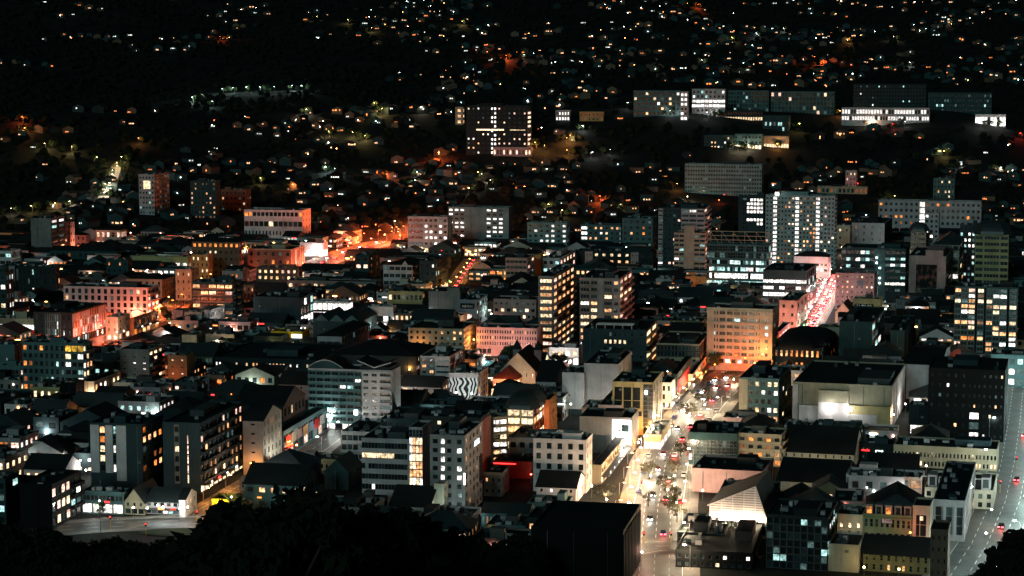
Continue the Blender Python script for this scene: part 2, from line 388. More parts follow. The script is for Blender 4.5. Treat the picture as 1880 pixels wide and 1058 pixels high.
def roof_on(b, kind, rmat, wall, r, rh=None, clutter=True):
    W, D, H = b.W, b.D, b.H; x0, x1 = -W / 2, W / 2
    if kind == 'flat':
        m = MB(); m.box(x0 + .05, x1 - .05, .05, D - .05, H - .3, H + .12, rmat); ro = obj('roof', m.mesh('roof'), b.root)
        m = MB(); p = .75
        m.box(x0 - .06, x1 + .06, -.06, .3, H - .02, H + p, wall); m.box(x0 - .06, x1 + .06, D - .3, D + .06, H - .02, H + p, wall)
        m.box(x0 - .06, x0 + .3, .3, D - .3, H - .02, H + p, wall); m.box(x1 - .3, x1 + .06, .3, D - .3, H - .02, H + p, wall)
        obj('parapet', m.mesh('parapet'), b.root)
        if clutter and W > 6 and D > 6:
            z = H + .12; used = []
            for i in range(r.randint(4, 11)):
                big = i == 0 and W > 11 and D > 9
                w, d, h = (r.uniform(.18, .4) * W, r.uniform(.25, .5) * D, r.uniform(2.0, 3.2)) if big else (r.uniform(.8, 2.4), r.uniform(.8, 3.0), r.uniform(.5, 1.6))
                for _ in range(12):
                    px, py = r.uniform(x0 + .8, max(x0 + .9, x1 - w - .8)), r.uniform(.8, max(.9, D - d - .8))
                    if px + w < x1 - .4 and py + d < D - .4 and all(px > e[1] + .2 or px + w < e[0] - .2 or py > e[3] + .2 or py + d < e[2] - .2 for e in used): break
                else: continue
                used.append((px, px + w, py, py + d))
                pbox('plant_room' if big else r.choice(['roof_vent', 'air_conditioner', 'skylight_box']), ro, px, px + w, py, py + d, z, z + h, r.choice([rmat, 'roofgrey', 'slate', wall]) if big else r.choice(['roofgrey', 'slate', 'grey', 'rooftin', 'pale', 'white', 'concrete', 'tealdk']))
            if r.random() < .5:
                px, py = r.uniform(x0 + 1, x1 - 1), r.uniform(1, D - 1)
                mm = MB(); mm.tube((px, py, z), (px, py, z + r.uniform(2, 5)), .06, .03, 'steel', 5); obj('antenna', mm.mesh('antenna'), ro)
        return
    rh = rh or min(W, D) * .28; o = .45; t = .2; m = MB(); g = MB()
    if kind == 'gy':                                    # ridge runs away from the street, gable to the front
        for sgn in (-1, 1):
            xe = sgn * (W / 2 + o); ze = H - rh * o / (W / 2)
            m.poly([(0, -o, H + rh), (xe, -o, ze), (xe, D + o, ze), (0, D + o, H + rh)], rmat)
            m.poly([(0, -o, H + rh - t), (xe, -o, ze - t), (xe, D + o, ze - t), (0, D + o, H + rh - t)], rmat)
            m.poly([(0, -o, H + rh), (xe, -o, ze), (xe, -o, ze - t), (0, -o, H + rh - t)], rmat)
            m.poly([(xe, -o, ze), (xe, D + o, ze), (xe, D + o, ze - t), (xe, -o, ze - t)], rmat)
        g2 = MB(); g.poly([(x0, 0, H), (x1, 0, H), (0, 0, H + rh - t)], wall); g2.poly([(x0, D, H), (x1, D, H), (0, D, H + rh - t)], wall); obj('gable', g2.mesh('gable'), b.root)
    elif kind == 'gx':
        for sgn in (0, 1):
            ye = -o if not sgn else D + o; ze = H - rh * o / (D / 2)
            m.poly([(x0 - o, D / 2, H + rh), (x0 - o, ye, ze), (x1 + o, ye, ze), (x1 + o, D / 2, H + rh)], rmat)
            m.poly([(x0 - o, ye, ze), (x1 + o, ye, ze), (x1 + o, ye, ze - t), (x0 - o, ye, ze - t)], rmat)
            m.poly([(x1 + o, D / 2, H + rh), (x1 + o, ye, ze), (x1 + o, ye, ze - t), (x1 + o, D / 2, H + rh - t)], rmat)
        g2 = MB(); g.poly([(x1, 0, H), (x1, D, H), (x1, D / 2, H + rh - t)], wall); g2.poly([(x0, 0, H), (x0, D, H), (x0, D / 2, H + rh - t)], wall); obj('gable', g2.mesh('gable'), b.root)
    elif kind == 'hip':
        k = min(W, D) / 2 * .95; e = [(x0 - o, -o, H), (x1 + o, -o, H), (x1 + o, D + o, H), (x0 - o, D + o, H)]
        if W >= D: a, c = (x0 + k, D / 2, H + rh), (x1 - k, D / 2, H + rh); fs = [(e[0], e[1], c, a), (e[1], e[2], c), (e[2], e[3], a, c), (e[3], e[0], a)]
        else: a, c = (0, k, H + rh), (0, D - k, H + rh); fs = [(e[0], e[1], a), (e[1], e[2], c, a), (e[2], e[3], c), (e[3], e[0], a, c)]
        for f in fs: m.poly(f, rmat)
        m.poly(e, rmat)
    elif kind == 'dome':
        N = 7; ring = []
        for i in range(N):
            f = i / (N - 1); sh = math.cos(f * 1.2); zz = H + rh * math.sin(f * math.pi / 2); oo = 1.7 * (1 - f)
            ring.append([(sx * (W / 2 + oo) * sh * (1 if abs(sx) < 1 else 1), D / 2 + sy * (D / 2 + oo) * sh, zz) for sx, sy in ((-1, -.6), (-.6, -1), (.6, -1), (1, -.6), (1, .6), (.6, 1), (-.6, 1), (-1, .6))])
        for a, c in zip(ring, ring[1:]):
            for k in range(8): m.poly([a[k], a[(k + 1) % 8], c[(k + 1) % 8], c[k]], rmat)
        m.poly(ring[-1], rmat); m.poly(ring[0], rmat)
    obj('roof', m.mesh('roof'), b.root)
    if g.f: obj('gable', g.mesh('gable'), b.root)

def bld(name, label, px, wall, front='3:4', side=None, roof='flat', rmat='roof', a=None, D=None, rh=None, cat='building', clutter=True, group=None):
    xl, xc, xs, yt, yb = px
    if a is None: a = A1 if xc > 1385 else A0
    P = hit(xc, yb) if yb < 455 else G(xc, yb)
    if P is None: P = G(xc, yb)
    b = Bd(); b.px = px; b.label = label
    Yd = P.y * CT + (HC - P.z) * ST; ca, sa = math.cos(a), math.sin(a)
    k = (xl - 940) / FPX; b.W = max(2.0, (P.x - k * Yd) / (ca + k * sa * CT))
    k = (xs - 940) / FPX
    if D is None:
        den = sa - k * ca * CT
        D = (k * Yd - P.x) / den if abs(den) > .02 else 14
        if xs - xc < 5: D = 14
        D = max(6.0, min(D, 62.0))
    b.D = D
    qq = -(yt - 529) / FPX; b.H = P.y * (qq * CT - ST) / (CT + qq * ST) + HC - P.z
    b.s = FPX / Yd; b.sf = max(.12, abs(sa - (xc - 940) / FPX * ca)); b.a = a; b.nw = 0; b.P = P
    u, v = Vector((ca, -sa, 0)), Vector((sa, ca, 0))
    o = P - u * b.W / 2
    zmin = min(0, *[T((P - u * i + v * j).x, (P - u * i + v * j).y) - P.z for i in (0, b.W) for j in (0, D)]) - .3 if P.z > .01 else 0
    b.root = bpy.data.objects.new(name, None); C.objects.link(b.root)
    b.root.location = o; b.root.rotation_euler = (0, 0, -a)
    r = random.Random(hash_(label)); b.r = r
    mb, jn = MB(), MB()
    facade(b, mb, jn, 'F', b.W, front, wall, r)
    facade(b, mb, jn, 'S', b.D, side or front, wall, r)
    W2 = b.W / 2
    mb.poly([(-W2, 0, 0), (-W2, D, 0), (-W2, D, b.H), (-W2, 0, b.H)], wall); mb.poly([(-W2, D, 0), (W2, D, 0), (W2, D, b.H), (-W2, D, b.H)], wall)
    mb.poly([(-W2, 0, b.H - .31), (W2, 0, b.H - .31), (W2, D, b.H - .31), (-W2, D, b.H - .31)], wall)
    if zmin < -.31: mb.box(-W2, W2, 0, D, zmin, -.01, wall)
    obj('wall', mb.mesh('wall'), b.root)
    if jn.f:
        w = obj('windows', jn.mesh('windows'), b.root); w['kind'] = 'stuff'
    roof_on(b, roof, rmat, wall, r, rh, clutter)
    tag(b.root, label, cat, group, px=xc)
    b.foot = [(P - u * b.W), P, P + v * D, P - u * b.W + v * D]; FOOT.append(b.foot); BLD.append(b)
    return b
def hash_(s):
    h = 5381
    for c in s: h = (h * 33 + ord(c)) & 0x7fffffff
    return h
def fpanel(b, f, u0, u1, v0, v1, mat, d0=.03, d1=.18, name='panel'):
    Wf = b.W if f == 'F' else b.D
    u0, u1, v0, v1 = u0 * Wf, u1 * Wf, v0 * b.H, v1 * b.H
    if f == 'F': return pbox(name, b.root, u0 - b.W / 2, u1 - b.W / 2, -d1, -d0, v0, v1, mat)
    return pbox(name, b.root, b.W / 2 + d0, b.W / 2 + d1, u0, u1, v0, v1, mat)
def ftext(b, f, key, u, v, d=.3, s=1, rot=0, name='sign_lettering'):
    if f == 'F': return obj(name, TXT[key], b.root, (u * b.W - b.W / 2, -d, v * b.H), rot=(math.pi / 2, rot, 0), scale=(s, s, s))
    return obj(name, TXT[key], b.root, (b.W / 2 + d, u * b.D, v * b.H), rot=(math.pi / 2, rot, math.pi / 2), scale=(s, s, s))

# ------------------------------------------------------------------ ground and roads
def ground():
    ys = [120 + 22 * i for i in range(20)] + [560 + 90 * i for i in range(12)] + [1640 + 30 * i for i in range(60)] + [3440 + 90 * i for i in range(22)]
    v, f = [], []
    N = 64
    for y in ys:
        hw = y * .34 + 60
        for i in range(N + 1):
            x = -hw + 2 * hw * i / N; v.append((x, y, T(x, y) - .02))
    for j in range(len(ys) - 1):
        for i in range(N):
            k = j * (N + 1) + i; f.append((k, k + 1, k + N + 2, k + N + 1))
    me = bpy.data.meshes.new('ground'); me.from_pydata(v, [], f); me.materials.append(M['ground']); me.update()
    for p in me.polygons: p.use_smooth = True
    o = obj('ground', me); o['kind'] = 'structure'
ground()
ROADS = []
def offs(pts, d):
    out = []
    for i, p in enumerate(pts):
        a = pts[max(0, i - 1)]; c = pts[min(len(pts) - 1, i + 1)]; t = (c - a).normalized()
        out.append(p + Vector((t.y, -t.x, 0)) * d)
    return out
def dens(pts, step=12):
    out = []
    for a, c in zip(pts, pts[1:]):
        n = max(1, int((c - a).length / step))
        out += [a.lerp(c, i / n) for i in range(n)]
    return out + [pts[-1]]
def strip(m, pts, d0, d1, z, mat):
    A, B = offs(pts, d0), offs(pts, d1)
    for i in range(len(pts) - 1):
        m.poly([(*A[i][:2], A[i].z + z), (*B[i][:2], B[i].z + z), (*B[i + 1][:2], B[i + 1].z + z), (*A[i + 1][:2], A[i + 1].z + z)], mat)
def road(name, pxs, w, pave=3.5, lanes=2, dz=0):
    pts = dens([G(*p) for p in pxs]); ROADS.append((pts, w / 2 + pave))
    m = MB(); strip(m, pts, -w / 2, w / 2, .03 + dz, 'asphalt'); r = obj('road', m.mesh('road')); r['kind'] = 'structure'
    m = MB()
    for s in (-1, 1): strip(m, pts, s * (w / 2 - .45) - .09, s * (w / 2 - .45) + .09, .036 + dz, 'paint')
    obj('edge_line', m.mesh('edge_line'), r)
    m = MB()
    fine = dens(pts, 4)
    for l in range(1, lanes):
        o = -w / 2 + w * l / lanes
        for i in range(0, len(fine) - 1, 2): strip(m, fine[i:i + 2], o - .09, o + .09, .036 + dz, 'paint')
    obj('lane_line', m.mesh('lane_line'), r)
    for s in (-1, 1):
        m = MB(); d0, d1 = s * w / 2, s * (w / 2 + pave)
        strip(m, pts, d0, d1, .14 + dz, 'paving')
        A = offs(pts, d0)
        for i in range(len(pts) - 1): m.poly([(*A[i][:2], .0), (*A[i + 1][:2], .0), (*A[i + 1][:2], .14 + dz), (*A[i][:2], .14 + dz)], 'concrete')
        p = obj('pavement', m.mesh('pavement')); p['kind'] = 'structure'
    return pts

# ------------------------------------------------------------------ streets
MAIN = road('main', [(1200, 1075), (1203, 1000), (1208, 930), (1222, 850), (1250, 795), (1298, 738), (1345, 694), (1375, 676)], 17, 4.5, 4)
RED = road('red', [(1385, 672), (1440, 644), (1472, 602), (1506, 548), (1527, 503), (1543, 468)], 15, 3.5, 4, .006)
EAST = road('east', [(1765, 1075), (1812, 1000), (1846, 920), (1862, 850), (1872, 780), (1880, 700)], 18, 3, 4)
LEFT = road('left', [(360, 952), (398, 934), (470, 890), (545, 846), (612, 797), (645, 774), (700, 738)], 11, 3, 2)
BOT = road('bottom', [(60, 975), (180, 965), (300, 960), (440, 957), (520, 955)], 15, 3, 3, .006)
LRED = road('leftred', [(90, 672), (150, 645), (205, 620), (290, 581), (322, 560), (345, 535), (362, 515)], 12, 3, 2)
ORA = road('orange', [(470, 532), (548, 498), (640, 463), (700, 446), (760, 434), (800, 424)], 19, 4, 4)
ORB = road('orangeb', [(690, 452), (720, 440), (748, 425), (770, 412)], 9, 3, 2, .006)
NOR = road('north', [(800, 556), (832, 528), (850, 500), (868, 476)], 8, 2.5, 2)
CRO = road('cross', [(1150, 1012), (1203, 1003), (1268, 1003)], 12, 2, 2, .012)

# ------------------------------------------------------------------ bottom left
b = bld('black_office', 'black-fronted low office block with lit balconies on its right side', (38, 97, 151, 894, 972), 'black', '3:0', '1@3:4:.8:.6:.35:p;.6@4:2:.85:.6:.25:k:B')
b = bld('grey_block', 'teal-grey block cut off by the left edge, in front of the white-panelled apartments', (-50, 12, 37, 883, 966), 'tealdk', '4:3:.7:.6:.1:k', '4:2:.8:.6:.1:k:s')
b = bld('panelled_apartments', 'seven-storey apartment block with white wall panels and orange-lit side windows', (168, 263, 301, 783, 906), 'slate',
        '17@2:0|5:0::::::white;12@2:0|5:1:.8:.7:.8:m;14@2:0|5:0::::::white;7@2:0|5:1:.7:.8:.4:k;19@1.2:0|5.8:0::::::white;31@7:0', '2:0|5:4:.6:.62:.5:o')
b = bld('slab_apartments', 'dark seven-storey apartment block with long balcony side facing the left street', (301, 369, 447, 781, 908), 'slate',
        '30@7:0;14@1:0|6:1:.8:.6:.35:p::taupe;20@7:0;5@1:0|6:1:.7:.85:.6:p;31@7:0', '1:10:.85:.7:.75:T:a|6:10:.55:.62:.36:w:b')
b = bld('display_shop', 'low shop with a wide row of glowing white display windows', (151, 226, 240, 908, 946), 'teal', '1.2:4:.94:.84:1:S|1:5:.92:.55:.02:k', '2:0')
ftext(b, 'F', 'bar', .62, .56, .2, .8)
b = bld('gabled_shop', 'tan gabled two-storey shop next to the glowing display windows', (229, 265, 272, 921, 946), 'tan', '1:3:.85:.75:.15:w|1:3:.35:.5:0', '2:0', 'gy', rh=4.2, D=16)
b = bld('verandah_shop', 'low shop with a long pitched roof opposite the traffic lights', (268, 328, 336, 922, 946), 'pale', '1:6:.85:.75:.45:k:a|1:5:.6:.5:.1:k', '2:0', 'gx', 'rooftin', D=15)
b = bld('white_gable_shop', 'white gable-sided shop at the street corner beside the dark balcony block', (331, 340, 360, 916, 950), 'white', '2:0', '2:3:.3:.4:.1:w', 'gx', D=11, rh=2.5)
b = bld('yellow_takeaway', 'bright yellow corner takeaway with a red awning', (389, 421, 436, 921, 951), 'sunyellow', '1:4:.85:.7:.7:T|1:0', '1:3:.8:.7:.5:T|1:0')
fpanel(b, 'F', -.05, 1.05, .42, .5, 'redpaint', .0, 2.2, 'awning')
b = bld('white_villa', 'white ridge-roofed hall half hidden behind the black-fronted office', (45, 118, 138, 862, 892), 'white', '1:5:.4:.4:.1:c', '1:2:.4:.4:.5:c', 'gx', D=14)
b = bld('grey_cottage', 'grey hip-roofed building at the left edge above the black office', (-30, 38, 58, 800, 830), 'teal', '2:4:.4:.4:0', '2:2:.4:.4:0', 'hip')
b = bld('tin_hall', 'dark hipped hall roof among the trees below the left street', (470, 560, 590, 862, 892), 'tealdk', '1:5:.3:.4:0', None, 'hip', 'rooftin', rh=5)
b = bld('green_hall', 'dark green gabled hall left of the white ribbon-window office', (596, 640, 664, 866, 900), 'tealdk', '2:0', '2:5:.3:.4:0', 'gy', 'rooftin', rh=4)
b = bld('tin_cottage', 'small gabled cottage roof in the dark yard beside the trees', (440, 476, 490, 880, 903), 'taupe', '1:3:.4:.5:.1', None, 'gy', 'rooftin')
b = bld('yard_building', 'low flat building with a lit parapet strip below the left street', (552, 622, 640, 848, 866), 'olive', '1:8:.4:.4:.1:c', '1:3:.5:.5:.2:c')

# ------------------------------------------------------------------ centre foreground
b = bld('ribbon_office', 'white five-storey office block with dark ribbon windows, one floor partly lit', (665, 752, 758, 811, 934), 'pale',
        '5@1.5:0|1:14:.97:.52:.06:k:j|1:14:.97:.52:0:k:j|1:14:.97:.52:.03:o:j|1:14:.97:.52:0:k:j|1:14:.97:.55:.02:k:j;0.2@1:0', '5:0', D=22)
fpanel(b, 'F', .005, .68, .742, .81, 'creamw', .0, .05, 'lit_window_band')
for i in range(14): fpanel(b, 'F', .005 + .68 * i / 14, .01 + .68 * i / 14, .742, .81, 'frame', .05, .12, 'mullion')
b = bld('stair_tower', 'narrow white tower with a tall warm-lit stairwell window', (752, 776, 797, 789, 936), 'pale', '6@1:0|8:4:.9:.93:1:c:::|1:4:.9:.9:0', '1:0', D=13, cat='tower')
b = bld('grey_hotel', 'grey hotel with a column of glowing windows and a white sign on its side', (790, 854, 886, 804, 952), 'grey',
        '30@9:1:.5:.5:.05:k;12@1:0|8:1:.9:.6:.6:W;25@9:1:.5:.5:.05:k;33@9:1:.4:.55:.12:W', '9:5:.42:.55:.12:w')
ftext(b, 'S', 'hotel', .62, .80, .35, 1.1); fpanel(b, 'S', .8, .95, .30, .62, 'black', .05, .3, 'sign_board'); fpanel(b, 'F', .97, 1.0, .42, .56, 'tube_white', .05, .2, 'light_tube')
b = bld('cream_wing', 'low cream wing with dark sloping glazed roof by the trees', (716, 788, 815, 930, 968), 'cream', '2:0', '2:6:.4:.4:0', 'gx', 'roof', rh=4.5)
b = bld('cream_stepped_block', 'cream stepped four-storey block with small dark windows above the black trees', (797, 815, 843, 893, 958), 'cream', '4:0', '4:4:.4:.42:0')
b = bld('white_balcony_house', 'white flat-roofed building with two framed balconies beside the left street', (627, 679, 684, 797, 848), 'white', '1:5:.9:.5:.1:d|1:5:.9:.62:0::B|1:5:.9:.62:0::B', '3:0', D=26)
b = bld('brick_wall_block', 'tall dark block with a brick-red right wall behind the grey hotel', (775, 884, 906, 771, 884), 'dark', '6:0|1:12:.7:.4:.3:c', '5:0|1:5:.3:.3:0:::brick|1:0', 'flat', D=15)
fpanel(b, 'S', .01, .99, 0, .97, 'brick', .02, .12, 'wall_cladding')
b = bld('pavilion', 'round-roofed five-storey glass pavilion glowing cream', (931, 980, 1001, 752, 826), 'tan', '1:2:.94:.86:1:T:s|2:2:.92:.8:.2:c:s|2:2:.92:.8:1:C:s', '1:4:.9:.8:.9:T:s|4:4:.9:.8:.45:c:s', 'dome', 'rooftin', rh=5.5)
b = bld('balcony_stack', 'stack of cream-lit angled balconies left of the glass pavilion', (906, 931, 934, 768, 850), 'tan', '6:2:.92:.7:.75:c:B', '6:0', a=R(-22), D=12, rmat='rooftin')
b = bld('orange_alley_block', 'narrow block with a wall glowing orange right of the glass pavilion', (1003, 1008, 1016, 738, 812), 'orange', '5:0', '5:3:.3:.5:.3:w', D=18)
b = bld('red_shed', 'dark shed with a red-lit roof edge between hotel and white window block', (906, 975, 980, 852, 880), 'brick', '1:0', '1:0', D=14)
fpanel(b, 'F', 0, .6, .93, .99, 'sign_red', .1, .25, 'light_tube')
b = bld('tan_yard_house', 'low tan building below the red-edged shed', (888, 922, 935, 872, 912), 'taupe', '2:3:.3:.3:.1:w', None)
b = bld('white_window_block', 'white block with a regular grid of square dark windows and a warm-lit right edge', (979, 1076, 1087, 812, 906), 'white', '1:0|4:5:.46:.6:.02:k', '1:0|4:2:.3:.5:0', rmat='roof')
b = bld('white_gable_annex', 'small white-fronted building with one lit window below the white window block', (985, 1057, 1072, 895, 926), 'white', '1.5:4:.25:.4:.3:W', '1:0', 'gx', D=18)
b = bld('saw_roof_shed', 'long low shed with slotted pale windows and twin ridge roof', (884, 968, 975, 944, 972), 'tealdk', '1:12:.5:.5:.5:d', '1:3', 'gx', 'rooftin', D=12, rh=2)
b = bld('shop_terrace', 'flat-roofed low terrace in front of the white-fronted annex', (968, 1040, 1052, 930, 952), 'teal', '1:8:.6:.5:.15:k', '1:4:.6:.5:.2:k')
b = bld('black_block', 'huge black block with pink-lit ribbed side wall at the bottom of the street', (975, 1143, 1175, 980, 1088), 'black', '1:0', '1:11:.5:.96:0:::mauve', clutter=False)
for i in range(12): fpanel(b, 'S', i / 12 + .01, i / 12 + .035, .02, .97, 'dark', .0, .4, 'fin')
b = bld('street_row', 'long two-storey shop row along the left kerb of the bright main street', (1086, 1104, 1157, 858, 890), 'tan', '2:0', '1:12:.8:.7:.25:T:a|1:12:.6:.55:.08:w')
b = bld('billboard_building', 'low building carrying a glowing white billboard beside the bright main street', (1064, 1159, 1172, 771, 834), 'taupe', '3:0', '3:0')
bb = fpanel(b, 'F', .64, .985, .30, .98, 'tube_white', .1, .4, 'billboard'); fpanel(b, 'F', .81, .96, .64, .86, 'slate', .4, .45, 'printed_panel'); fpanel(b, 'F', .74, .80, .64, .72, 'pink', .4, .45, 'printed_panel'); fpanel(b, 'F', .80, .90, .42, .46, 'grey', .4, .45, 'printed_panel')
b = bld('tan_roof_block', 'tan parapet block behind the glowing billboard', (1068, 1097, 1110, 752, 800), 'tan', '3:3:.3:.3:.05', None)
b = bld('green_roof_block', 'grey flat block with a single dark window behind the glowing billboard', (1098, 1140, 1164, 748, 802), 'pale', '3:0|1:3:.2:.5:0', None)
b = bld('concrete_hall', 'blank pale concrete hall wall left of the tan-framed block', (1032, 1072, 1075, 688, 762), 'pale', '1:0|5:0', '1:0', D=20)
fpanel(b, 'F', 0, 1, 0, .14, 'glassteal', .02, .1, 'glazed_strip')
b = bld('concrete_hall_tall', 'taller blank grey concrete hall against the black roof', (1072, 1135, 1160, 672, 762), 'concrete', '1:0', '1:0')
b = bld('tan_frame_block', 'tan-framed block with three tall dark bays facing the camera', (1124, 1198, 1215, 706, 800), 'yellow', '76@2:0|1:3:.8:.6:.05:p:f|3:0::::::;24@6:2:.95:.94:.03:k::slate', '6:3:.4:.9:.05:w::tan')
for i in range(3): fpanel(b, 'F', .05 + i * .225, .24 + i * .225, .52, .93, 'glass', .0, .04, 'tall_window')
fpanel(b, 'F', .80, .86, .80, .88, 'tube_white', .1, .3, 'sign_lamp')
b = bld('lime_corner_shop', 'small corner shop glowing lime and white at the main street', (1182, 1213, 1232, 802, 826), 'cream', '1:3:.94:.9:1:S|.6:0::::::yellow', '1:3:.94:.9:1:S|.6:0::::::yellow')
b = bld('white_shopfront', 'white narrow shop behind the tan-framed block', (1214, 1232, 1243, 706, 752), 'white', '3:2:.5:.6:.1', '1:3:.9:.8:.9:S:a|2:3:.5:.6:.1:c')
b = bld('red_banner_building', 'low building with a big red banner wall over the main street', (1232, 1243, 1269, 690, 742), 'dark', '3:0', '1:4:.9:.8:.9:S:a|2:0')
fpanel(b, 'S', .05, .8, .28, .82, 'redpaint', .05, .3, 'banner')
b = bld('awning_row', 'low white shop row with lit awnings leading up to the orange-lit building', (1262, 1272, 1302, 690, 716), 'cream', '2:0', '1:6:.9:.8:.95:S:a|1:6:.5:.5:.2:c')
b = bld('steep_hall', 'cream gabled hall with steep dark roof and small turrets', (918, 983, 1004, 681, 716), 'cream', '2:6:.16:.4:.05:c', '2:5:.3:.5:.3:o', 'gy', 'roof', rh=8)
for sx in (-.28, .33):
    m = MB(); x, y, z = sx * b.W, b.D * .75, b.H
    m.box(x - 1.6, x + 1.6, y - 1.6, y + 1.6, z - 2, z + 6.5, 'taupe')
    for p, q in (((x - 2, y - 2), (x + 2, y - 2)), ((x + 2, y - 2), (x + 2, y + 2)), ((x + 2, y + 2), (x - 2, y + 2)), ((x - 2, y + 2), (x - 2, y - 2))): m.poly([(*p, z + 6.5), (*q, z + 6.5), (x, y, z + 11)], 'roof')
    obj('turret', m.mesh('turret'), b.root)
b = bld('red_roof_house', 'small house with dark red tiled roofs in front of the steep cream hall', (905, 950, 962, 697, 722), 'peach', '1:4:.3:.4:.1', None, 'hip', 'roofred', rh=5)
b = bld('old_barn', 'weathered pale building with a long dark sloping roof below the turrets', (985, 1020, 1040, 700, 735), 'pale', '2:5:.2:.3:0', '2:2:.2:.3', 'gx', 'roof', rh=7)
b = bld('lit_arcade', 'brightly lit white arcade at the foot of the balcony towers', (1008, 1062, 1066, 642, 672), 'white', '1:5:.94:.85:1:S|1:4:.5:.6:.5:c', '1:0')

# ------------------------------------------------------------------ hotel and neighbours
b = bld('wave_roof_hotel', 'white balconied hotel with an arched roof and slanted illuminated lettering', (567, 720, 736, 684, 792), 'pale',
        '64@1:8:.9:.85:.6:S::teal|8:7:.78:.6:.04:k:B:teal;20@1:0|8:2:.62:.42:0:::white;16@1:0|8:1:.8:.6:.02:k:b:white', '9:0', 'flat', clutter=False)
m = MB(); N = 12; x0, wv = -b.W / 2, b.W * .42               # arched roof over the left wing, butterfly roof over the tower
for i in range(N):
    t0, t1 = i / N, (i + 1) / N; z = lambda t: b.H + .8 + 3.6 * math.sin(math.pi * (t * .9 + .05))
    m.poly([(x0 + wv * t0, -.8, z(t0)), (x0 + wv * t1, -.8, z(t1)), (x0 + wv * t1, b.D, z(t1)), (x0 + wv * t0, b.D, z(t0))], 'roof')
    m.poly([(x0 + wv * t0, -.8, z(t0)), (x0 + wv * t1, -.8, z(t1)), (x0 + wv * t1, -.8, z(t1) - .35), (x0 + wv * t0, -.8, z(t0) - .35)], 'pale')
    m.poly([(x0 + wv * t0, 0, b.H), (x0 + wv * t1, 0, b.H), (x0 + wv * t1, 0, z(t1) - .3), (x0 + wv * t0, 0, z(t0) - .3)], 'tealdk')
obj('arched_roof', m.mesh('arched_roof'), b.root)
m = MB(); xa, xm, xb = b.W * .10, b.W * .30, b.W * .5
for p, q, zp, zq in ((xa, xm, 4.6, 2.0), (xm, xb, 2.0, 4.2)):
    m.poly([(p, -1, b.H + zp), (q, -1, b.H + zq), (q, b.D, b.H + zq), (p, b.D, b.H + zp)], 'roof'); m.poly([(p, -1, b.H + zp), (q, -1, b.H + zq), (q, -1, b.H + zq - .4), (p, -1, b.H + zp - .4)], 'white')
obj('butterfly_roof', m.mesh('butterfly_roof'), b.root)
pbox('penthouse', b.root, xa + .5, xb - .5, .6, b.D - .5, b.H + .12, b.H + 1.9, 'dark')
ftext(b, 'F', 'century', .30, .20, 1.9, 1.25, R(-64))
fpanel(b, 'F', .56, .60, .27, .35, 'tube_white', 1.4, 1.6, 'sign_lamp')
b = bld('white_grid_annex', 'glazed annex with white frames left of the arched-roof hotel', (578, 612, 618, 712, 778), 'white', '1:3:.94:.9:.9:S|5:3:.88:.7:.12:k', '6:2:.8:.7:.1:k')
b = bld('shed_by_hotel', 'dark sloping-roofed building left of the glazed hotel annex', (512, 578, 590, 706, 735), 'taupe', '2:4:.2:.3:.05', '2:2', 'gx', D=16)
b = bld('black_roof_hall', 'wide black roof filling the space behind the arched-roof hotel', (604, 765, 800, 655, 712), 'dark', '4:0', '4:12:.5:.5:.3:m', 'hip', rh=5)
b = bld('left_street_flats', 'cream flats with gabled top on the left side of the left street', (447, 484, 518, 772, 874), 'cream', '6:1:.2:.2:0:::taupe', '1:3:.85:.7:.8:T:a|5:5:.32:.62:.16:o', 'gx', D=None, rh=4)
b = bld('coloured_shops', 'long low shopfront row with red, blue and orange panels on the left street', (500, 521, 601, 796, 842), 'teal', '2:0', '1:9:.8:.75:.5:p|1:9:.9:.6:.05:k')
for i, c in enumerate(['redpaint', 'tan', 'pink', 'orange', 'blue', 'redpaint', 'white']): fpanel(b, 'S', .04 + i * .13, .14 + i * .13, .44 if i % 2 else .46, .82, c, .05, .2, 'shop_panel')
fpanel(b, 'S', .0, .13, .36, .43, 'redpaint', .0, 1.6, 'awning'); fpanel(b, 'S', .0, .02, 0, .43, 'redpaint', .0, .3, 'shop_frame')
b = bld('terrace_behind_shops', 'dark roofed terrace behind the coloured shopfront row', (430, 520, 560, 745, 775), 'dark', '1:0', '1:6:.5:.5:.1:c', 'gx')
b = bld('white_modern_office', 'white modern block with slot windows beside the zebra-striped building', (772, 826, 854, 658, 720), 'white', '50@6:2:.5:.5:.2:w::grey;50@6:1:.85:.35:.05', '1:0|4:3:.85:.85:.2:k')
b = bld('zebra_building', 'building with a black and white zebra-striped mural front', (824, 878, 896, 689, 745), 'pale', '5:0', '5:4:.35:.7:.15:c')
fpanel(b, 'F', .01, .99, .01, .9, 'zebra', .02, .12, 'mural')
b = bld('curved_roof_pavilion', 'low house with a dark curved roof and a glowing window band', (772, 838, 850, 742, 764), 'white', '.5:0|1:9:.9:.8:1:T|.3:0', '1:4:.8:.6:.8:T', 'hip', 'rooftin', rh=5)
b = bld('grey_roof_house', 'dark long-roofed house left of the curved-roof pavilion', (716, 772, 790, 738, 775), 'dark', '3:0', '3:4:.3:.4:.1:c', 'gx')
b = bld('low_terrace_roofs', 'flat dark terrace between hotel and curved-roof pavilion', (700, 800, 830, 775, 812), 'tealdk', '3:8:.3:.3:.1:k', '3:4:.3:.4:.1:k')
b = bld('tan_long_office', 'long tan office block with an orange-lit right side', (750, 851, 875, 607, 668), 'tan', '1:9:.5:.5:.3:p|5:9:.42:.52:.1:w::', '6:9:.45:.55:.05:w::yellow')
b = bld('pink_long_block', 'long pink block with rows of tiny windows and three arches', (875, 985, 988, 606, 664), 'pink', '2.4:0|1:24:.42:.55:.02:c|1:24:.42:.55:.03:c|1:24:.42:.55:.02:c', '5:0', D=16)
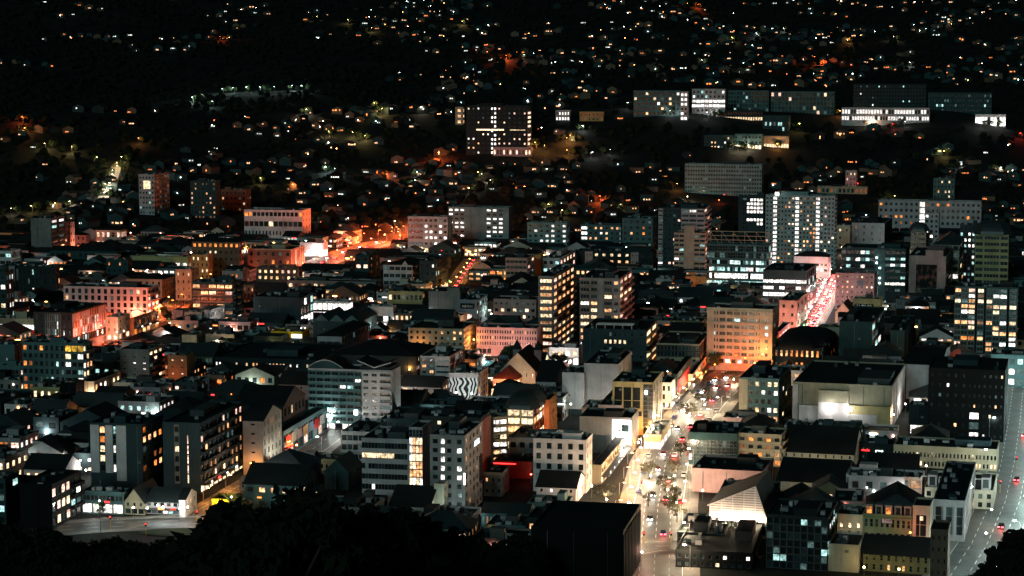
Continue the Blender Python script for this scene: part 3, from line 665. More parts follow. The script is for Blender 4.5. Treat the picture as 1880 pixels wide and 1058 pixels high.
for i in range(3): fpanel(b, 'F', .02 + i * .08, .085 + i * .08, .22, .36, 'glass', .0, .05, 'arch_window'); fpanel(b, 'F', .02 + i * .08, .085 + i * .08, .05, .17, 'shopwarm', .0, .05, 'shop_window')
b = bld('pink_stepped_block', 'pink stepped block with a lit band behind the long pink block', (906, 984, 988, 553, 612), 'pink', '2:0|1:9:.5:.45:.05:c|1:7:.6:.5:.4:C|1:8:.3:.3:.1:c', '5:0', D=16)
b = bld('villa_white_gable', 'little white lit gabled villa behind the long dark roof', (677, 706, 714, 606, 622), 'white', '2:4:.4:.5:.5:c', None, 'gy', rh=3)
b = bld('long_dark_roof', 'long dark overhanging roof with lit eaves line, left of the tan office', (583, 628, 677, 618, 664), 'pale', '1:0|1:1:.9:.9:0:::mauve|.5:4:.8:.5:.5:o', '2:0|1:10:.7:.6:.15:k', 'hip', rh=2.5)
b = bld('yellow_shop', 'bright yellow lit shop front', (498, 556, 560, 612, 640), 'sunyellow', '1:3:.9:.8:.6:Y|1:0', '1:0', D=12)
fpanel(b, 'F', .66, .97, .68, .92, 'sign_white', .05, .2, 'sign_board')
b = bld('lit_fence_yard', 'low glazed workshop left of the bright yellow shop', (440, 495, 498, 614, 634), 'teal', '1:6:.9:.8:.35:k', '1:0', D=10)
b = bld('dark_car_park', 'broad black low car-park roof with a string of small lights', (395, 580, 640, 664, 700), 'dark', '2:30:.5:.3:.12:c', '2:14:.5:.3:.1:c', clutter=True)
b = bld('car_park_upper', 'upper dark deck behind the black car-park roof', (385, 570, 600, 636, 655), 'dark', '1:26:.5:.45:.25:c', '1:0')

# ------------------------------------------------------------------ left middle
b = bld('corner_glow_apartments', 'grey glass apartment block with amber-lit top corner', (43, 155, 172, 634, 742), 'teal', '36@1.5:0|6:4:.6:.62:.16:o;34@1.5:0|6:4:.5:.66:.04:k;30@1.5:0|4:3:.85:.6:.2:k|1:3:.9:.7:.7:c|1:3:.95:.8:1:Y', '7:3:.75:.62:.3:c:b')
b = bld('yellow_villa', 'small old pale-yellow villa below the amber-cornered apartments', (59, 110, 117, 715, 754), 'yellow', '1:4:.4:.6:0::s|1:4:.4:.6:.6:C:k', '2:0', D=12)
b = bld('black_cube', 'windowless black cube right of the pale-yellow villa', (112, 140, 156, 706, 757), 'black', '1:0', '1:0')
b = bld('teal_row_left', 'dark teal two-storey row with small windows at the left edge', (-60, 2, 61, 742, 782), 'tealdk', '2:5', '2:10:.6:.5:.15:k')
b = bld('slit_block', 'teal block with two vertical lit slits at the left edge', (-30, 28, 44, 636, 694), 'teal', '1:6:.12:.25:.3:W', '1:0')
b = bld('low_lit_strip', 'low white building with a strip of lit windows at the left edge', (-10, 43, 52, 698, 722), 'pale', '1.3:7:.6:.6:.6:C', None)
b = bld('neon_shed', 'black billboard shed outlined by white light tubes', (170, 221, 224, 652, 694), 'dark', '1:0', '1:0', D=16)
fpanel(b, 'F', .2, .97, .16, .19, 'tube_white', .1, .25, 'light_tube'); fpanel(b, 'F', .2, .22, .19, .42, 'tube_white', .1, .25, 'light_tube')
b = bld('taupe_wall_block', 'tall taupe wall block with four short lit slits', (221, 275, 300, 645, 722), 'taupe', '.6:0|6:3:.28:.16:.3:W|.6:0', '7:3:.7:.55:.25:c:b:dark')
b = bld('olive_tower', 'dark olive square tower with two small lit windows', (309, 344, 350, 656, 718), 'olive', '5:2:.2:.2:.4:c', '1:0', D=10)
b = bld('red_sign_building', 'narrow white building washed in red-orange light left of the olive tower', (299, 304, 319, 660, 712), 'white', '1:0', '5:3:.7:.6:.5:o')
b = bld('cream_side_shops', 'cream two-storey shops facing the street below the taupe wall block', (150, 174, 222, 704, 744), 'cream', '2:0', '1:6:.8:.7:.8:T:a|1:6:.45:.6:.4:c')
b = bld('white_low_shop', 'low white shop with red sill, below the taupe wall block', (173, 213, 225, 727, 745), 'white', '1:4:.7:.5:.6:p', None)
b = bld('rooftop_row', 'row of flat white roof parapets in the dark middle left', (300, 345, 360, 728, 752), 'pale', '1:6:.3:.4:.1', None)
b = bld('fin_block', 'dark block with white vertical fins along its street side', (63, 134, 195, 577, 634), 'dark', '30@4:2:.4:.6:.1:k;40@4:7:.5:.9:.25:k:f:teal;30@4:2:.3:.6:.05:k', '1:14:.8:.7:.3:k|3:14:.6:.88:.35:k:f:pale')
b = bld('red_white_shop', 'low shop with glowing red and white fascia at the left edge', (-25, 63, 66, 588, 624), 'tan', '1:6:.6:.7:.35:S|.5:0::::::redpaint|1:7:.97:.9:1:S|.7:0', '1:0', D=12)
b = bld('cream_pair', 'pair of tall narrow cream houses lit from the red street', (195, 217, 239, 585, 626), 'cream', '1:2:.6:.7:.5:c|2:2:.24:.4:0', '1:3:.7:.7:.4:c|2:2:.24:.4:0')
b = bld('red_street_row', 'old two-storey facade row glowing red-orange on the left', (238, 246, 292, 588, 618), 'peach', '2:0', '1:6:.7:.7:.7:o:a|1:6:.35:.55:.2:o')
b = bld('white_long_apartments', 'long white four-storey apartments with a pink-lit end wall', (118, 272, 293, 531, 592), 'white', '1:0|4:13:.5:.72:.13:w', '5:3:.6:.5:.3:p:b')
b = bld('glow_panel_shed', 'small block with two glowing square panels left of the long white apartments', (97, 117, 120, 538, 572), 'tealdk', '2:0|2:1:.6:.7:1:W', '1:0', D=10)
b = bld('round_arch_shop', 'small grey arched shop under the long white apartments', (238, 268, 276, 574, 592), 'pale', '1:2:.5:.6:.1', None, 'gy')
b = bld('arcade_dark_block', 'wide dark block with small scattered lit windows, upper left', (35, 104, 112, 492, 560), 'dark', '4:9:.4:.55:.08:k', '4:2')
b = bld('teal_edge_block', 'teal glass block with lit windows at the far left edge', (-40, 14, 28, 502, 604), 'tealdk', '6:4:.6:.5:.3:c', '6:3:.5:.5:.3:k')
b = bld('white_striped_block', 'white-striped small office with fins at the left edge', (0, 21, 40, 463, 502), 'white', '3:2:.9:.5:.1:k', '3:6:.5:.85:.1:k:f')
b = bld('grey_tower_left', 'dark grey tower with a blank front and balcony side, upper left', (58, 95, 121, 403, 470), 'taupe', '1:0', '7:2:.7:.5:.12:k:b:tealdk')
b = bld('pink_row_house', 'long pink-lit villa with balconies, upper left', (176, 222, 233, 423, 456), 'peach', '2:5:.5:.55:.5:p', None, 'hip', rh=2.5)
b = bld('pink_cottage_pair', 'small pink-lit box houses left of the pink villa', (132, 157, 166, 432, 455), 'pink', '2:3:.3:.5:.1', None, 'hip', rh=2)
b = bld('white_narrow_house', 'narrow white house beside the small pink box houses', (119, 130, 133, 410, 462), 'pale', '4:2:.4:.4:.1', None, D=8)
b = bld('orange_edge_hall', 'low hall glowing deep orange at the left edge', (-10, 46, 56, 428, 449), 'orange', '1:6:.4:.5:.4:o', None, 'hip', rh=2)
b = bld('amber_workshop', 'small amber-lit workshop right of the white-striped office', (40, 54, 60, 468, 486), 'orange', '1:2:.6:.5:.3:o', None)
b = bld('white_lit_workshop', 'low white lit workshop above the wide dark block', (58, 86, 92, 470, 490), 'white', '1:4:.6:.6:.6:S', None)
b = bld('curved_long_hall', 'long low dark hall with curved roof, upper left', (92, 215, 225, 462, 492), 'tealdk', '2:12:.4:.4:.08:o', None, 'hip', rh=3)
b = bld('yellow_hall', 'wide yellow hall with a lit window strip and small pavilion roof', (242, 346, 354, 474, 504), 'yellow', '1:0|1:8:.6:.6:.65:W|.6:0', None, 'flat')
b = bld('dark_brown_block', 'large dark brown block with a row of orange windows under the eaves', (353, 440, 448, 445, 508), 'brown', '4:9:.35:.35:.03:c|1:9:.5:.5:.5:o', '5:2', 'hip', rh=2.5)
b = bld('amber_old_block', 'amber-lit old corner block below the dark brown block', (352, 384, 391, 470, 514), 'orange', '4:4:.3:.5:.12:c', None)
b = bld('tan_convent', 'tan two-storey wing with hipped roof, left of the tan tower', (232, 298, 322, 513, 548), 'tan', '2:6:.3:.45:.08:c', '2:6:.25:.4:0', 'hip', rh=2.5)
b = bld('tan_square_tower', 'square tan tower beside the hipped tan wing', (323, 352, 366, 497, 552), 'tan', '4:3:.25:.4:.1:w', '4:2:.25:.4:.05')
b = bld('dark_slab', 'dark windowed slab above the hipped tan wing', (196, 236, 244, 479, 528), 'tealdk', '4:4:.3:.4:.12:o', None)
b = bld('teal_glass_flats', 'teal glass apartment block with banded balconies and warm windows', (354, 428, 445, 521, 604), 'tealdk', '7:5:.9:.55:.28:w:Bg', '7:2:.8:.5:.15:k:B')
b = bld('pink_cube', 'pale pink box house at the head of the red street', (317, 336, 340, 572, 608), 'pink', '1:0', '1:0', D=10)
b = bld('cream_flats', 'cream three-storey flats right of the pale pink box', (339, 371, 379, 576, 612), 'cream', '3:5:.4:.45:.12:c', None)
b = bld('white_side_flats', 'white three-storey flats seen side-on near the bright floodlight', (376, 387, 413, 572, 614), 'white', '3:2:.3:.4', '3:7:.3:.45:.1:c')
b = bld('pink_roof_house', 'pink flat-topped house behind the teal glass apartments', (408, 446, 454, 500, 528), 'pink', '2:5:.4:.4:.3:o', None)
b = bld('brown_flats', 'small brown flats with warm windows right of the teal glass apartments', (447, 467, 474, 526, 582), 'brown', '5:3:.4:.5:.4:w', None)
b = bld('arch_gate_building', 'tan old building with a big round arch window', (335, 362, 378, 618, 664), 'tan', '3:0', '3:4:.3:.5:.3:c')
m = MB(); cx, cz, rr = 0, b.H * .55, b.W * .3
for i in range(14):
    t0, t1 = math.pi * i / 14, math.pi * (i + 1) / 14
    m.poly([(cx, -.06, cz), (cx + rr * math.cos(t0), -.06, cz + rr * math.sin(t0)), (cx + rr * math.cos(t1), -.06, cz + rr * math.sin(t1))], 'glass')
obj('arch_window', m.mesh('arch_window'), b.root); fpanel(b, 'F', .15, .85, .05, .4, 'shop', .02, .08, 'shop_window')
b = bld('white_panel_house', 'small white-walled house left of the big round arch window', (297, 318, 334, 640, 668), 'white', '1:0', '2:4:.4:.5:.1')
b = bld('long_tan_canopy', 'long tan canopy building under the bright floodlight', (376, 430, 446, 617, 640), 'tan', '1:5:.8:.7:.6:S|.7:0', '1:2:.8:.6:.5:S|.7:0')

# ------------------------------------------------------------------ upper middle
b = bld('white_stepped_office', 'white stepped office with tall warm-lit top windows, upper left centre', (449, 556, 571, 388, 448), 'white', '2:17:.45:.6:.06:c|.3:0|1:12:.9:.75:.35:C|.4:0|1:14:.8:.6:.2:o:::', '5:3:.3:.4:.05')
b = bld('column_hall', 'hall with pink-lit columns along its street side', (455, 535, 559, 460, 504), 'tan', '3:6:.4:.5:.1:o::brown', '1:7:.6:.95:.1:p:f:peach')
b = bld('brown_low_flats', 'brown flats with a row of warm windows below the column hall', (472, 546, 556, 494, 528), 'brown', '3:7:.45:.5:.4:w', None)
b = bld('service_station', 'brightly lit white service station by the orange-lit street', (551, 594, 602, 448, 472), 'white', '1:4:.9:.85:1:S|.8:0', '1:2:.9:.85:1:S|.8:0')
b = bld('shop_row_pale', 'low row with a line of lit white shop windows and a dark roof', (552, 640, 644, 498, 520), 'pale', '1:12:.8:.7:.65:C', '1:0', 'gx', D=14)
b = bld('teal_flats_tower', 'slim teal flats with pink-lit windows beside the white octagonal office', (652, 678, 698, 471, 532), 'tealdk', '5:2:.6:.55:.35:p', '5:2:.3:.4:.05:k')
b = bld('white_ribbed_office', 'white four-storey corner office with ribbon windows and tiny roof gables', (704, 757, 782, 487, 540), 'white', '4:5:.86:.5:.08:k', '4:4:.7:.5:.08:k', 'hip', rh=2.5)
for sx in (.75,):
    m = MB(); x = sx * b.W - b.W / 2; m.poly([(x - 2, -.1, b.H), (x + 2, -.1, b.H), (x, -.1, b.H + 2.6)], 'white'); m.poly([(x - 2, -.1, b.H), (x, -.1, b.H + 2.6), (x, 4, b.H + 2.6)], 'roof'); m.poly([(x + 2, -.1, b.H), (x, -.1, b.H + 2.6), (x, 4, b.H + 2.6)], 'roof'); obj('roof_gable', m.mesh('roof_gable'), b.root)
b = bld('dark_side_shops', 'dark row with lit shopfronts along the small orange street', (770, 800, 823, 481, 540), 'slate', '4:3:.3:.4:.1:k', '1:6:.8:.8:.8:T:a|3:6:.4:.5:.15:k')
b = bld('ochre_modern_flats', 'ochre modern flats with a dark flat roof', (713, 776, 790, 538, 574), 'yellow', '2:8:.6:.5:.12:c:B', '2:0|1:3:.5:.6:.3:o')
b = bld('taupe_gable_wall', 'taupe blank-walled building left of the blue sign building', (787, 845, 862, 538, 594), 'taupe', '1:0', '4:4:.3:.4:.1')
b = bld('blue_sign_building', 'blue-grey wall carrying a dark name sign and a pink notice', (842, 875, 895, 553, 598), 'blue', '1:0', '3:4:.5:.5:.2:k:s:pale')
fpanel(b, 'F', .10, .88, .68, .90, 'black', .02, .15, 'sign_board'); ftext(b, 'F', 'hatch', .49, .735, .2, .72); fpanel(b, 'F', .25, .72, .18, .46, 'pinkw', .02, .12, 'notice_board'); fpanel(b, 'F', .34, .40, .3, .36, 'redpaint', .12, .16, 'printed_mark')
b = bld('market_hall', 'bright white two-level market hall glowing from inside', (563, 640, 648, 556, 588), 'white', '2:8:.95:.82:1:S', '2:3:.9:.8:1:S')
b = bld('market_annex', 'second glowing white hall right of the three-gabled shed', (676, 722, 728, 566, 606), 'white', '2:5:.95:.8:.9:S|1:0', '2:2:.9:.8:1:S|1:0')
b = bld('dark_sign_box', 'big dark teal box building with faint lettering', (466, 553, 576, 549, 612), 'slate', '1:0', '2:4:.8:.8:.8:S|2:4:.8:.8:.3:k')
b = bld('three_gable_shed', 'teal shed with three ridged gables', (576, 660, 692, 594, 624), 'tealdk', '1:0', '1:8:.4:.5:.15:c')
for i in range(3):
    m = MB(); w = b.W / 3; x = -b.W / 2 + i * w
    m.poly([(x, 0, b.H + .8), (x + w, 0, b.H + .8), (x + w / 2, 0, b.H + 4.2)], 'teal'); m.poly([(x - .1, -.4, b.H + .8), (x + w / 2, -.4, b.H + 4.4), (x + w / 2, b.D, b.H + 4.4), (x - .1, b.D, b.H + .8)], 'rooftin'); m.poly([(x + w + .1, -.4, b.H + .8), (x + w / 2, -.4, b.H + 4.4), (x + w / 2, b.D, b.H + 4.4), (x + w + .1, b.D, b.H + .8)], 'rooftin')
    obj('gable_roof', m.mesh('gable_roof'), b.root)
b = bld('roof_terrace_row', 'long row of low flats with warm windows above the glowing market hall', (528, 690, 700, 520, 548), 'taupe', '1:16:.5:.4:.25:w|1:14:.6:.5:.2:w', None)
b = bld('green_flat_block', 'low dull-green block at the left of the long low flats', (462, 494, 498, 528, 546), 'greenpaint', '1:0', '1:0', D=10)
b = bld('brown_lit_window_house', 'brown house with one bright square window', (716, 760, 768, 578, 606), 'brown', '2:5:.5:.6:.3:c', None)
b = bld('round_glow_shop', 'low shop with red and amber glow by the blue sign building', (800, 848, 858, 582, 604), 'peach', '1:6:.7:.7:.85:T|.6:0', None)
b = bld('white_slab_block', 'tall white slab block with a blank central panel and small lit windows', (823, 934, 940, 383, 454), 'seafoam', '28@9:3:.6:.42:.3:W;34@1:0;30@9:3:.6:.42:.3:W;8@1:0', '1:0', D=15)
b = bld('white_car_showroom', 'white six-storey office above a glowing cream showroom', (749, 822, 826, 400, 468), 'pale', '40@1.4:2:.95:.9:1:T|5:1:.9:.45:.04:k;60@1.4:4:.7:.6:.35:C|5:5:.6:.45:.28:W', '1:0', D=15)
b = bld('striped_pink_office', 'pink office with dark horizontal bands', (928, 968, 982, 476, 528), 'pink', '5:1:.97:.45:0', '5:2:.5:.5:.2:p')
b = bld('orange_slab_wall', 'narrow block with a terracotta wall', (982, 993, 1001, 470, 516), 'orange', '1:0', '1:0', D=10)
b = bld('white_low_block', 'white low block right of the terracotta wall', (996, 1028, 1061, 476, 516), 'white', '3:3:.6:.45:.2:k', '3:5:.5:.5:.4:p')
b = bld('grey_flat_office', 'grey six-storey office with scattered white windows', (968, 1041, 1046, 411, 466), 'seafoam', '6:7:.5:.42:.25:W', None)
b = bld('teal_white_flats', 'teal flats with lit white balconies at the left corner', (1066, 1138, 1142, 415, 462), 'teal', '18@5:1:.9:.6:.6:W:B;82@5:6:.4:.42:.12:c', None)
b = bld('teal_orange_flats', 'teal flats with a few orange windows', (1142, 1198, 1205, 403, 466), 'teal', '6:5:.42:.45:.2:o', None)
b = bld('twin_pink_tower_low', 'low dark building with pink stair turrets', (1060, 1200, 1205, 464, 500), 'dark', '10@1:0;10@3:2:.25:.25:0:::pink;50@3:5:.4:.4:.35:w;10@3:2:.25:.25:0:::pink;20@3:2:.4:.4:.25:o', None)
b = bld('dark_apartment_tower', 'dark apartment tower with white balcony bands at its right', (1208, 1292, 1303, 384, 506), 'slate', '10@14:1:.9:.3:.1:k:b:pale;40@14:4:.5:.45:.1:p;50@14:3:.9:.5:.06:k:B:pale', '14:2:.8:.5:.15:w:b:pale')
b = bld('pink_core_tower', 'pink concrete tower with a taller blank central core', (1237, 1294, 1299, 430, 514), 'peach', '32@10:2:.9:.5:.12:k:s;32@1:0;36@10:2:.9:.5:.06:k:s', '10:1', clutter=False)
pbox('lift_core', b.root, b.W * -.17, b.W * .15, -.5, 6, 0, b.H + 5.5, 'peach')
b = bld('balcony_tower_left', 'slim balcony tower with warm windows, left of the pair', (988, 1016, 1064, 510, 650), 'taupe', '11:1:.8:.5:.4:w:B', '11:5:.7:.55:.36:w:B')
b = bld('balcony_tower_right', 'broad balcony tower with concrete strips, right of the pair', (1064, 1137, 1160, 514, 640), 'taupe', '26@10:1:.85:.5:.45:c:B;20@10:1:.8:.5:.3:w;14@1:0::::::grey;22@10:1:.85:.5:.2:c:B;18@10:1:.6:.5:.15:w::grey', '10:3:.7:.55:.4:p:B:peach')
b = bld('dark_window_block', 'dark grey block with paired cream windows and a lit roof frame', (1070, 1186, 1206, 609, 690), 'slate', '32@6:0;38@1:0|5:5:.5:.5:.55:c;30@6:2:.35:.4:.15:c', '6:2:.75:.6:.85:c:b:tan')
for i in range(4): pbox('roof_beam', b.root, -b.W * .3, b.W * .28, 1 + i * 2.2, 1.3 + i * 2.2, b.H + 2.4, b.H + 2.7, 'white')
for i in range(5): pbox('roof_post', b.root, -b.W * .3 + i * b.W * .14, -b.W * .3 + i * b.W * .14 + .3, 1.05, 1.25, b.H + .1, b.H + 2.4, 'white')
b = bld('tan_glass_top_block', 'tan block with a dark glazed top floor left of the orange-lit building', (1205, 1284, 1302, 635, 690), 'tan', '3:4:.3:.42:.06:k|2:6:.92:.8:.03:k::dark', '3:4:.3:.4:.1|2:0::::::dark')
b = bld('orange_lit_building', 'big cream classical office flooded with orange light at the street end', (1297, 1417, 1428, 571, 684), 'cream',
        '10@9:0;8@2:0|7:2:.5:.5:.03:k;56@.9:6:.9:.7:.45:o:k|1:6:.75:.6:.3:k|7:5:.8:.5:.05:k;8@2:0|7:2:.5:.5:.05:k;18@1:1:.5:.8:.5:o|8:1:.25:.5:.04:k', '1:3:.7:.7:.8:T|8:4:.4:.5:.15:c')
for v in (.2, .78, .97): fpanel(b, 'F', -.01, 1.01, v, v + .014, 'cream', .0, .4, 'cornice')

# ------------------------------------------------------------------ right middle
b = bld('glass_scaffold_building', 'wide glass building glowing white under an open steel roof truss', (1297, 1411, 1417, 452, 540), 'teal', '1:24:.96:.8:.8:k|1:24:.96:.6:.45:k|1:24:.96:.8:.85:W|1:24:.96:.6:.7:k|1:24:.96:.6:.45:k|2:24:.96:.8:.2:k', '7:3:.9:.8:.4:k', clutter=False)
m = MB(); hh = 8.5
for z in (3.2, 5.8, hh): m.box(-b.W * .46, b.W * .5, .2, .55, b.H + z - .2, b.H + z + .2, 'peach')
for i in range(6):
    x = -b.W * .45 + i * b.W * .185; m.tube((x, .35, b.H + hh), (x + b.W * .15, .35, b.H + .5), .16, .16, 'peach', 5); m.tube((x, .35, b.H), (x, .35, b.H + hh), .16, .16, 'peach', 5)
obj('roof_truss', m.mesh('roof_truss'), b.root)
b = bld('orange_low_wall', 'low building glowing orange left of the glass scaffold building', (1258, 1296, 1299, 510, 534), 'orange', '1:0', '1:0', D=10)
b = bld('amber_windows_low', 'low dark hall with a strip of amber windows, left of the orange wall', (1190, 1256, 1260, 514, 534), 'dark', '1:12:.8:.6:.9:o|.6:0', None, 'gx')
b = bld('lit_stair_apartments', 'long apartment tower with three columns of glowing stair windows', (1404, 1531, 1536, 362, 496), 'seafoam',
        '10@17:2:.5:.4:.1:w;6@17:1:.85:.66:1:W;14@17:3:.45:.45:.1:o;10@17:2:.5:.4:.1:w;6@17:1:.85:.66:1:W;14@17:3:.5:.45:.1:w;8@17:2:.5:.45:.1:o;6@17:1:.85:.66:1:W;20@17:4:.5:.45:.08:p', None, D=14)
fpanel(b, 'F', .14, .19, 1.01, 1.05, 'tube_white', .1, .6, 'sign_lamp')
b = bld('lit_grid_office', 'dark office with a grid of lit square windows beside the stair-lit tower', (1355, 1402, 1405, 362, 432), 'slate', '8:2:.3:.4:0', None, D=14)
for i in range(5):
    for j in range(7):
        if j == 2 or (j == 0 and i < 3) or (j == 6 and i < 1): continue
        fpanel(b, 'F', .34 + i * .13, .43 + i * .13, .26 + j * .105, .325 + j * .105, 'whitew', .0, .05, 'window')
b = bld('tiered_pavilion', 'tiered pale office with a dark crown roof above the red-lit street', (1457, 1520, 1525, 472, 512), 'pale', '1:0|2:8:.8:.5:.35:k|1:0', None, 'hip', rh=3)
b = bld('corner_glass_office', 'dark glass corner office with bands of white interior light over the red-lit street', (1400, 1480, 1498, 500, 572), 'tealdk', '1:0|1:8:.97:.8:.3:k|1:8:.97:.6:1:W|1:8:.97:.5:.5:W|1:8:.97:.5:.4:W|1:0', '5:5:.8:.7:.3:k')
b = bld('pink_cinema', 'pale old building catching red light on the left of the red-lit street', (1430, 1462, 1482, 555, 618), 'peach', '4:2:.3:.4:.05', '1:4:.8:.8:.9:S:a|3:3:.4:.5:.2:p')
b = bld('white_shops_left', 'low white glowing shops at the left foot of the red-lit street', (1418, 1430, 1450, 612, 648), 'white', '2:0', '1:5:.9:.85:1:S:a|1:4:.5:.6:.4:p')
b = bld('brown_pocked_block', 'mauve-brown block with small square windows and red rooftop lights', (1533, 1604, 1610, 505, 570), 'mauve', '7:8:.3:.35:.14:c', None)
fpanel(b, 'F', .57, .72, .68, .83, 'blue', .0, .15, 'sign_board')
b = bld('teal_office_lamps', 'long teal office with a vertical string of white lamps', (1543, 1661, 1668, 459, 562), 'tealdk', '52@8:7:.9:.5:.12:k;16@1:0::::::teal;32@9:4:.92:.45:.16:k', None)
for i in range(9): fpanel(b, 'F', .545 + (.05 if i in (3, 4, 6) else 0), .562 + (.05 if i in (3, 4, 6) else 0), .12 + i * .09, .135 + i * .09, 'bulb_white', .05, .5, 'wall_lamp')
b = bld('pale_blank_tower', 'pale square tower with columns of small windows and a blank teal side', (1563, 1623, 1638, 412, 470), 'white', '5:4:.25:.45:.02', '1:0::::::tealdk')
b = bld('timber_lit_block', 'small pale block lit warm from below, left of the pale square tower', (1536, 1560, 1564, 416, 458), 'cream', '3:2:.3:.3:.1', None, D=10)
b = bld('long_hill_apartments', 'very long white apartment block with a bright stair column below the right hillside', (1612, 1800, 1806, 372, 430), 'pale', '40@5:8:.5:.45:.14:o;6@5:1:.9:.9:1:W;54@5:11:.5:.45:.12:o', None, D=13)
b = bld('slim_grey_tower', 'slim grey tower in front of the very long apartment block', (1696, 1722, 1728, 393, 476), 'pale', '9:3:.5:.5:.12:k', None, D=10)
b = bld('domed_banded_tower', 'small banded tan tower with a domed top', (1671, 1699, 1703, 425, 482), 'tan', '6:2:.92:.5:.03', None, 'dome', 'rooftin', rh=6, D=11)
b = bld('tan_grid_tower', 'tan gridded tower with a pyramid cap behind the poster building', (1711, 1759, 1768, 450, 540), 'tan', '7:4:.8:.66:.03:k', '7:3:.8:.6:.03', 'hip', 'rooftin', rh=5)
b = bld('yellow_banded_tower', 'tall pale-yellow banded tower with a dark crown, far right', (1788, 1849, 1853, 432, 548), 'yellow', '25@10:1:.9:.55:.02:k:s;50@10:1:.92:.5:0::s;25@10:1:.9:.55:.02:k:s', None, 'dome', 'rooftin', rh=8, D=22)
b = bld('dark_office_slot', 'dark office between the tan gridded and yellow banded towers', (1760, 1796, 1798, 415, 520), 'slate', '10:5:.5:.5:.4:k', None, D=12)
b = bld('pink_poster_building', 'pink tiled building carrying a tall dark poster with a red foot', (1667, 1735, 1749, 473, 560), 'pink', '1:0', '10:1:.95:.5:0:k:s')
fpanel(b, 'F', .20, .76, .20, .84, 'poster', .02, .2, 'poster'); fpanel(b, 'F', .20, .76, .20, .32, 'redpaint', .2, .24, 'poster_foot'); ftext(b, 'F', 'together', .43, .262, .28, .62); pbox('roof_step', b.root, -b.W * .05, b.W * .42, .1, b.D * .6, b.H + .1, b.H + 4, 'pink')
b = bld('grid_glass_apartments', 'dark gridded glass apartment block with many lit windows at the right edge', (1750, 1864, 1870, 531, 668), 'slate', '12@14:1:.9:.7:.3:w::teal;26@14:2:.9:.7:.32:m::teal;4@1:0::::::black;12@14:1:.9:.7:.3:w::teal;4@1:0::::::black;12@14:1:.9:.7:.25:w::teal;26@14:2:.9:.7:.25:c::teal;4@1:0::::::black;14@14:1:.9:.7:.3:c::teal', None, D=16)
b = bld('yellow_billboard_hall', 'yellow-lit hall front with a dark lettered panel', (1566, 1616, 1620, 552, 588), 'yellow', '1:0', None, D=12)
fpanel(b, 'F', .06, .74, .5, .8, 'black', .02, .12, 'sign_board')
for i in range(6): fpanel(b, 'F', .10 + i * .105, .14 + i * .105, .54, .76, 'paint', .12, .16, 'sign_letter'); fpanel(b, 'F', .14 + i * .105, .175 + i * .105, .54 if i % 2 else .7, .6 if i % 2 else .76, 'paint', .12, .16, 'sign_letter')
b = bld('gabled_pair', 'pair of small steep gables left of the yellow-lit hall', (1533, 1562, 1570, 573, 594), 'peach', '1:0', None, 'gy', rh=5)
b = bld('curved_roof_dark_hall', 'dark round-roofed building with a row of orange windows', (1420, 1505, 1540, 640, 684), 'dark', '2:9:.4:.5:.55:o', '2:6:.3:.4:.2:o', 'dome', rh=4)
b = bld('dark_teal_cube', 'windowless teal cube with a framed glazed side', (1540, 1600, 1634, 594, 670), 'tealdk', '1:0', '4:4:.85:.6:.15:k:s:pale')
b = bld('white_bridge_office', 'pale banded office at the right of the red-lit street', (1500, 1540, 1545, 604, 648), 'tan', '1:4:.8:.7:.4:k|1:0|1:4:.9:.5:.05|1:0', None)
b = bld('dim_blank_block', 'dim blank block right of the framed teal cube', (1634, 1660, 1690, 610, 664), 'tealdk', '1:0', '4:0')
b = bld('orange_small_hall', 'small amber-lit hall below the gridded glass apartments', (1681, 1743, 1748, 640, 668), 'orange', '1:8:.5:.55:.2:c|.5:8:.2:.5:0', None)
b = bld('theatre_hall', 'cream and white windowless theatre complex lit by two floodlights', (1455, 1636, 1663, 712, 790), 'tan', '86@1:0;14@1:5:.95:.9:.9:S|2.6:0', '4:0::::::white', D=62)
for n_, x0_, x1_, z1_, pr_, m_ in (('side_wall', .0, .055, 1.0, 1.2, 'pale'), ('lower_wall', .07, .272, .52, 2.2, 'white'), ('stage_panel', .27, .575, .62, 3.4, 'white'), ('stage_panel_top', .272, .573, .9, 3.2, 'tan'), ('lower_wall', .575, .86, .36, 2.6, 'white'), ('upper_band', .577, .995, .56, 1.8, 'yellow')):
    pbox(n_, b.root, (x0_ - .5) * b.W, (x1_ - .5) * b.W, -pr_, -.02, .02, z1_ * b.H, m_)
    for k_ in range(1, int((x1_ - x0_) * b.W / 4)): pbox('panel_joint', b.root, (x0_ - .5) * b.W + k_ * 4, (x0_ - .5) * b.W + k_ * 4 + .06, -pr_ - .015, -pr_ + .01, .05, z1_ * b.H - .05, 'grey')
for u_ in (.385, .60):
    m = MB(); x = (u_ - .5) * b.W; m.tube((x, -3.0, b.H * .36), (x, -5.6, b.H * .5), .07, .07, 'steel', 5); obj('lamp_bracket', m.mesh('lamp_bracket'), b.root)
    m = MB(); m.box(x - .8, x + .8, -6.0, -5.6, b.H * .46, b.H * .55, 'bulb_white'); obj('floodlight', m.mesh('floodlight'), b.root)
    FL = globals().setdefault('FLOODS', []); FL.append(b.root.matrix_basis @ Vector((x, -5.4, b.H * .5)))
b = bld('white_fly_tower', 'blank pale fly tower right of the theatre complex', (1663, 1726, 1744, 670, 735), 'pale', '1:0', '1:0', 'gx', rh=3)
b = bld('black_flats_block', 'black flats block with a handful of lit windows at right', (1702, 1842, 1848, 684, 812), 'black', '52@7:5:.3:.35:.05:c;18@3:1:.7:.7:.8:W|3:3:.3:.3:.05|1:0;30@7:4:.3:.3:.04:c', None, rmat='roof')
b = bld('black_low_wing', 'low black wing with one wide glowing window left of the black flats', (1668, 1702, 1705, 748, 800), 'dark', '1:1:.9:.8:1:W|1.5:0', None, D=10)
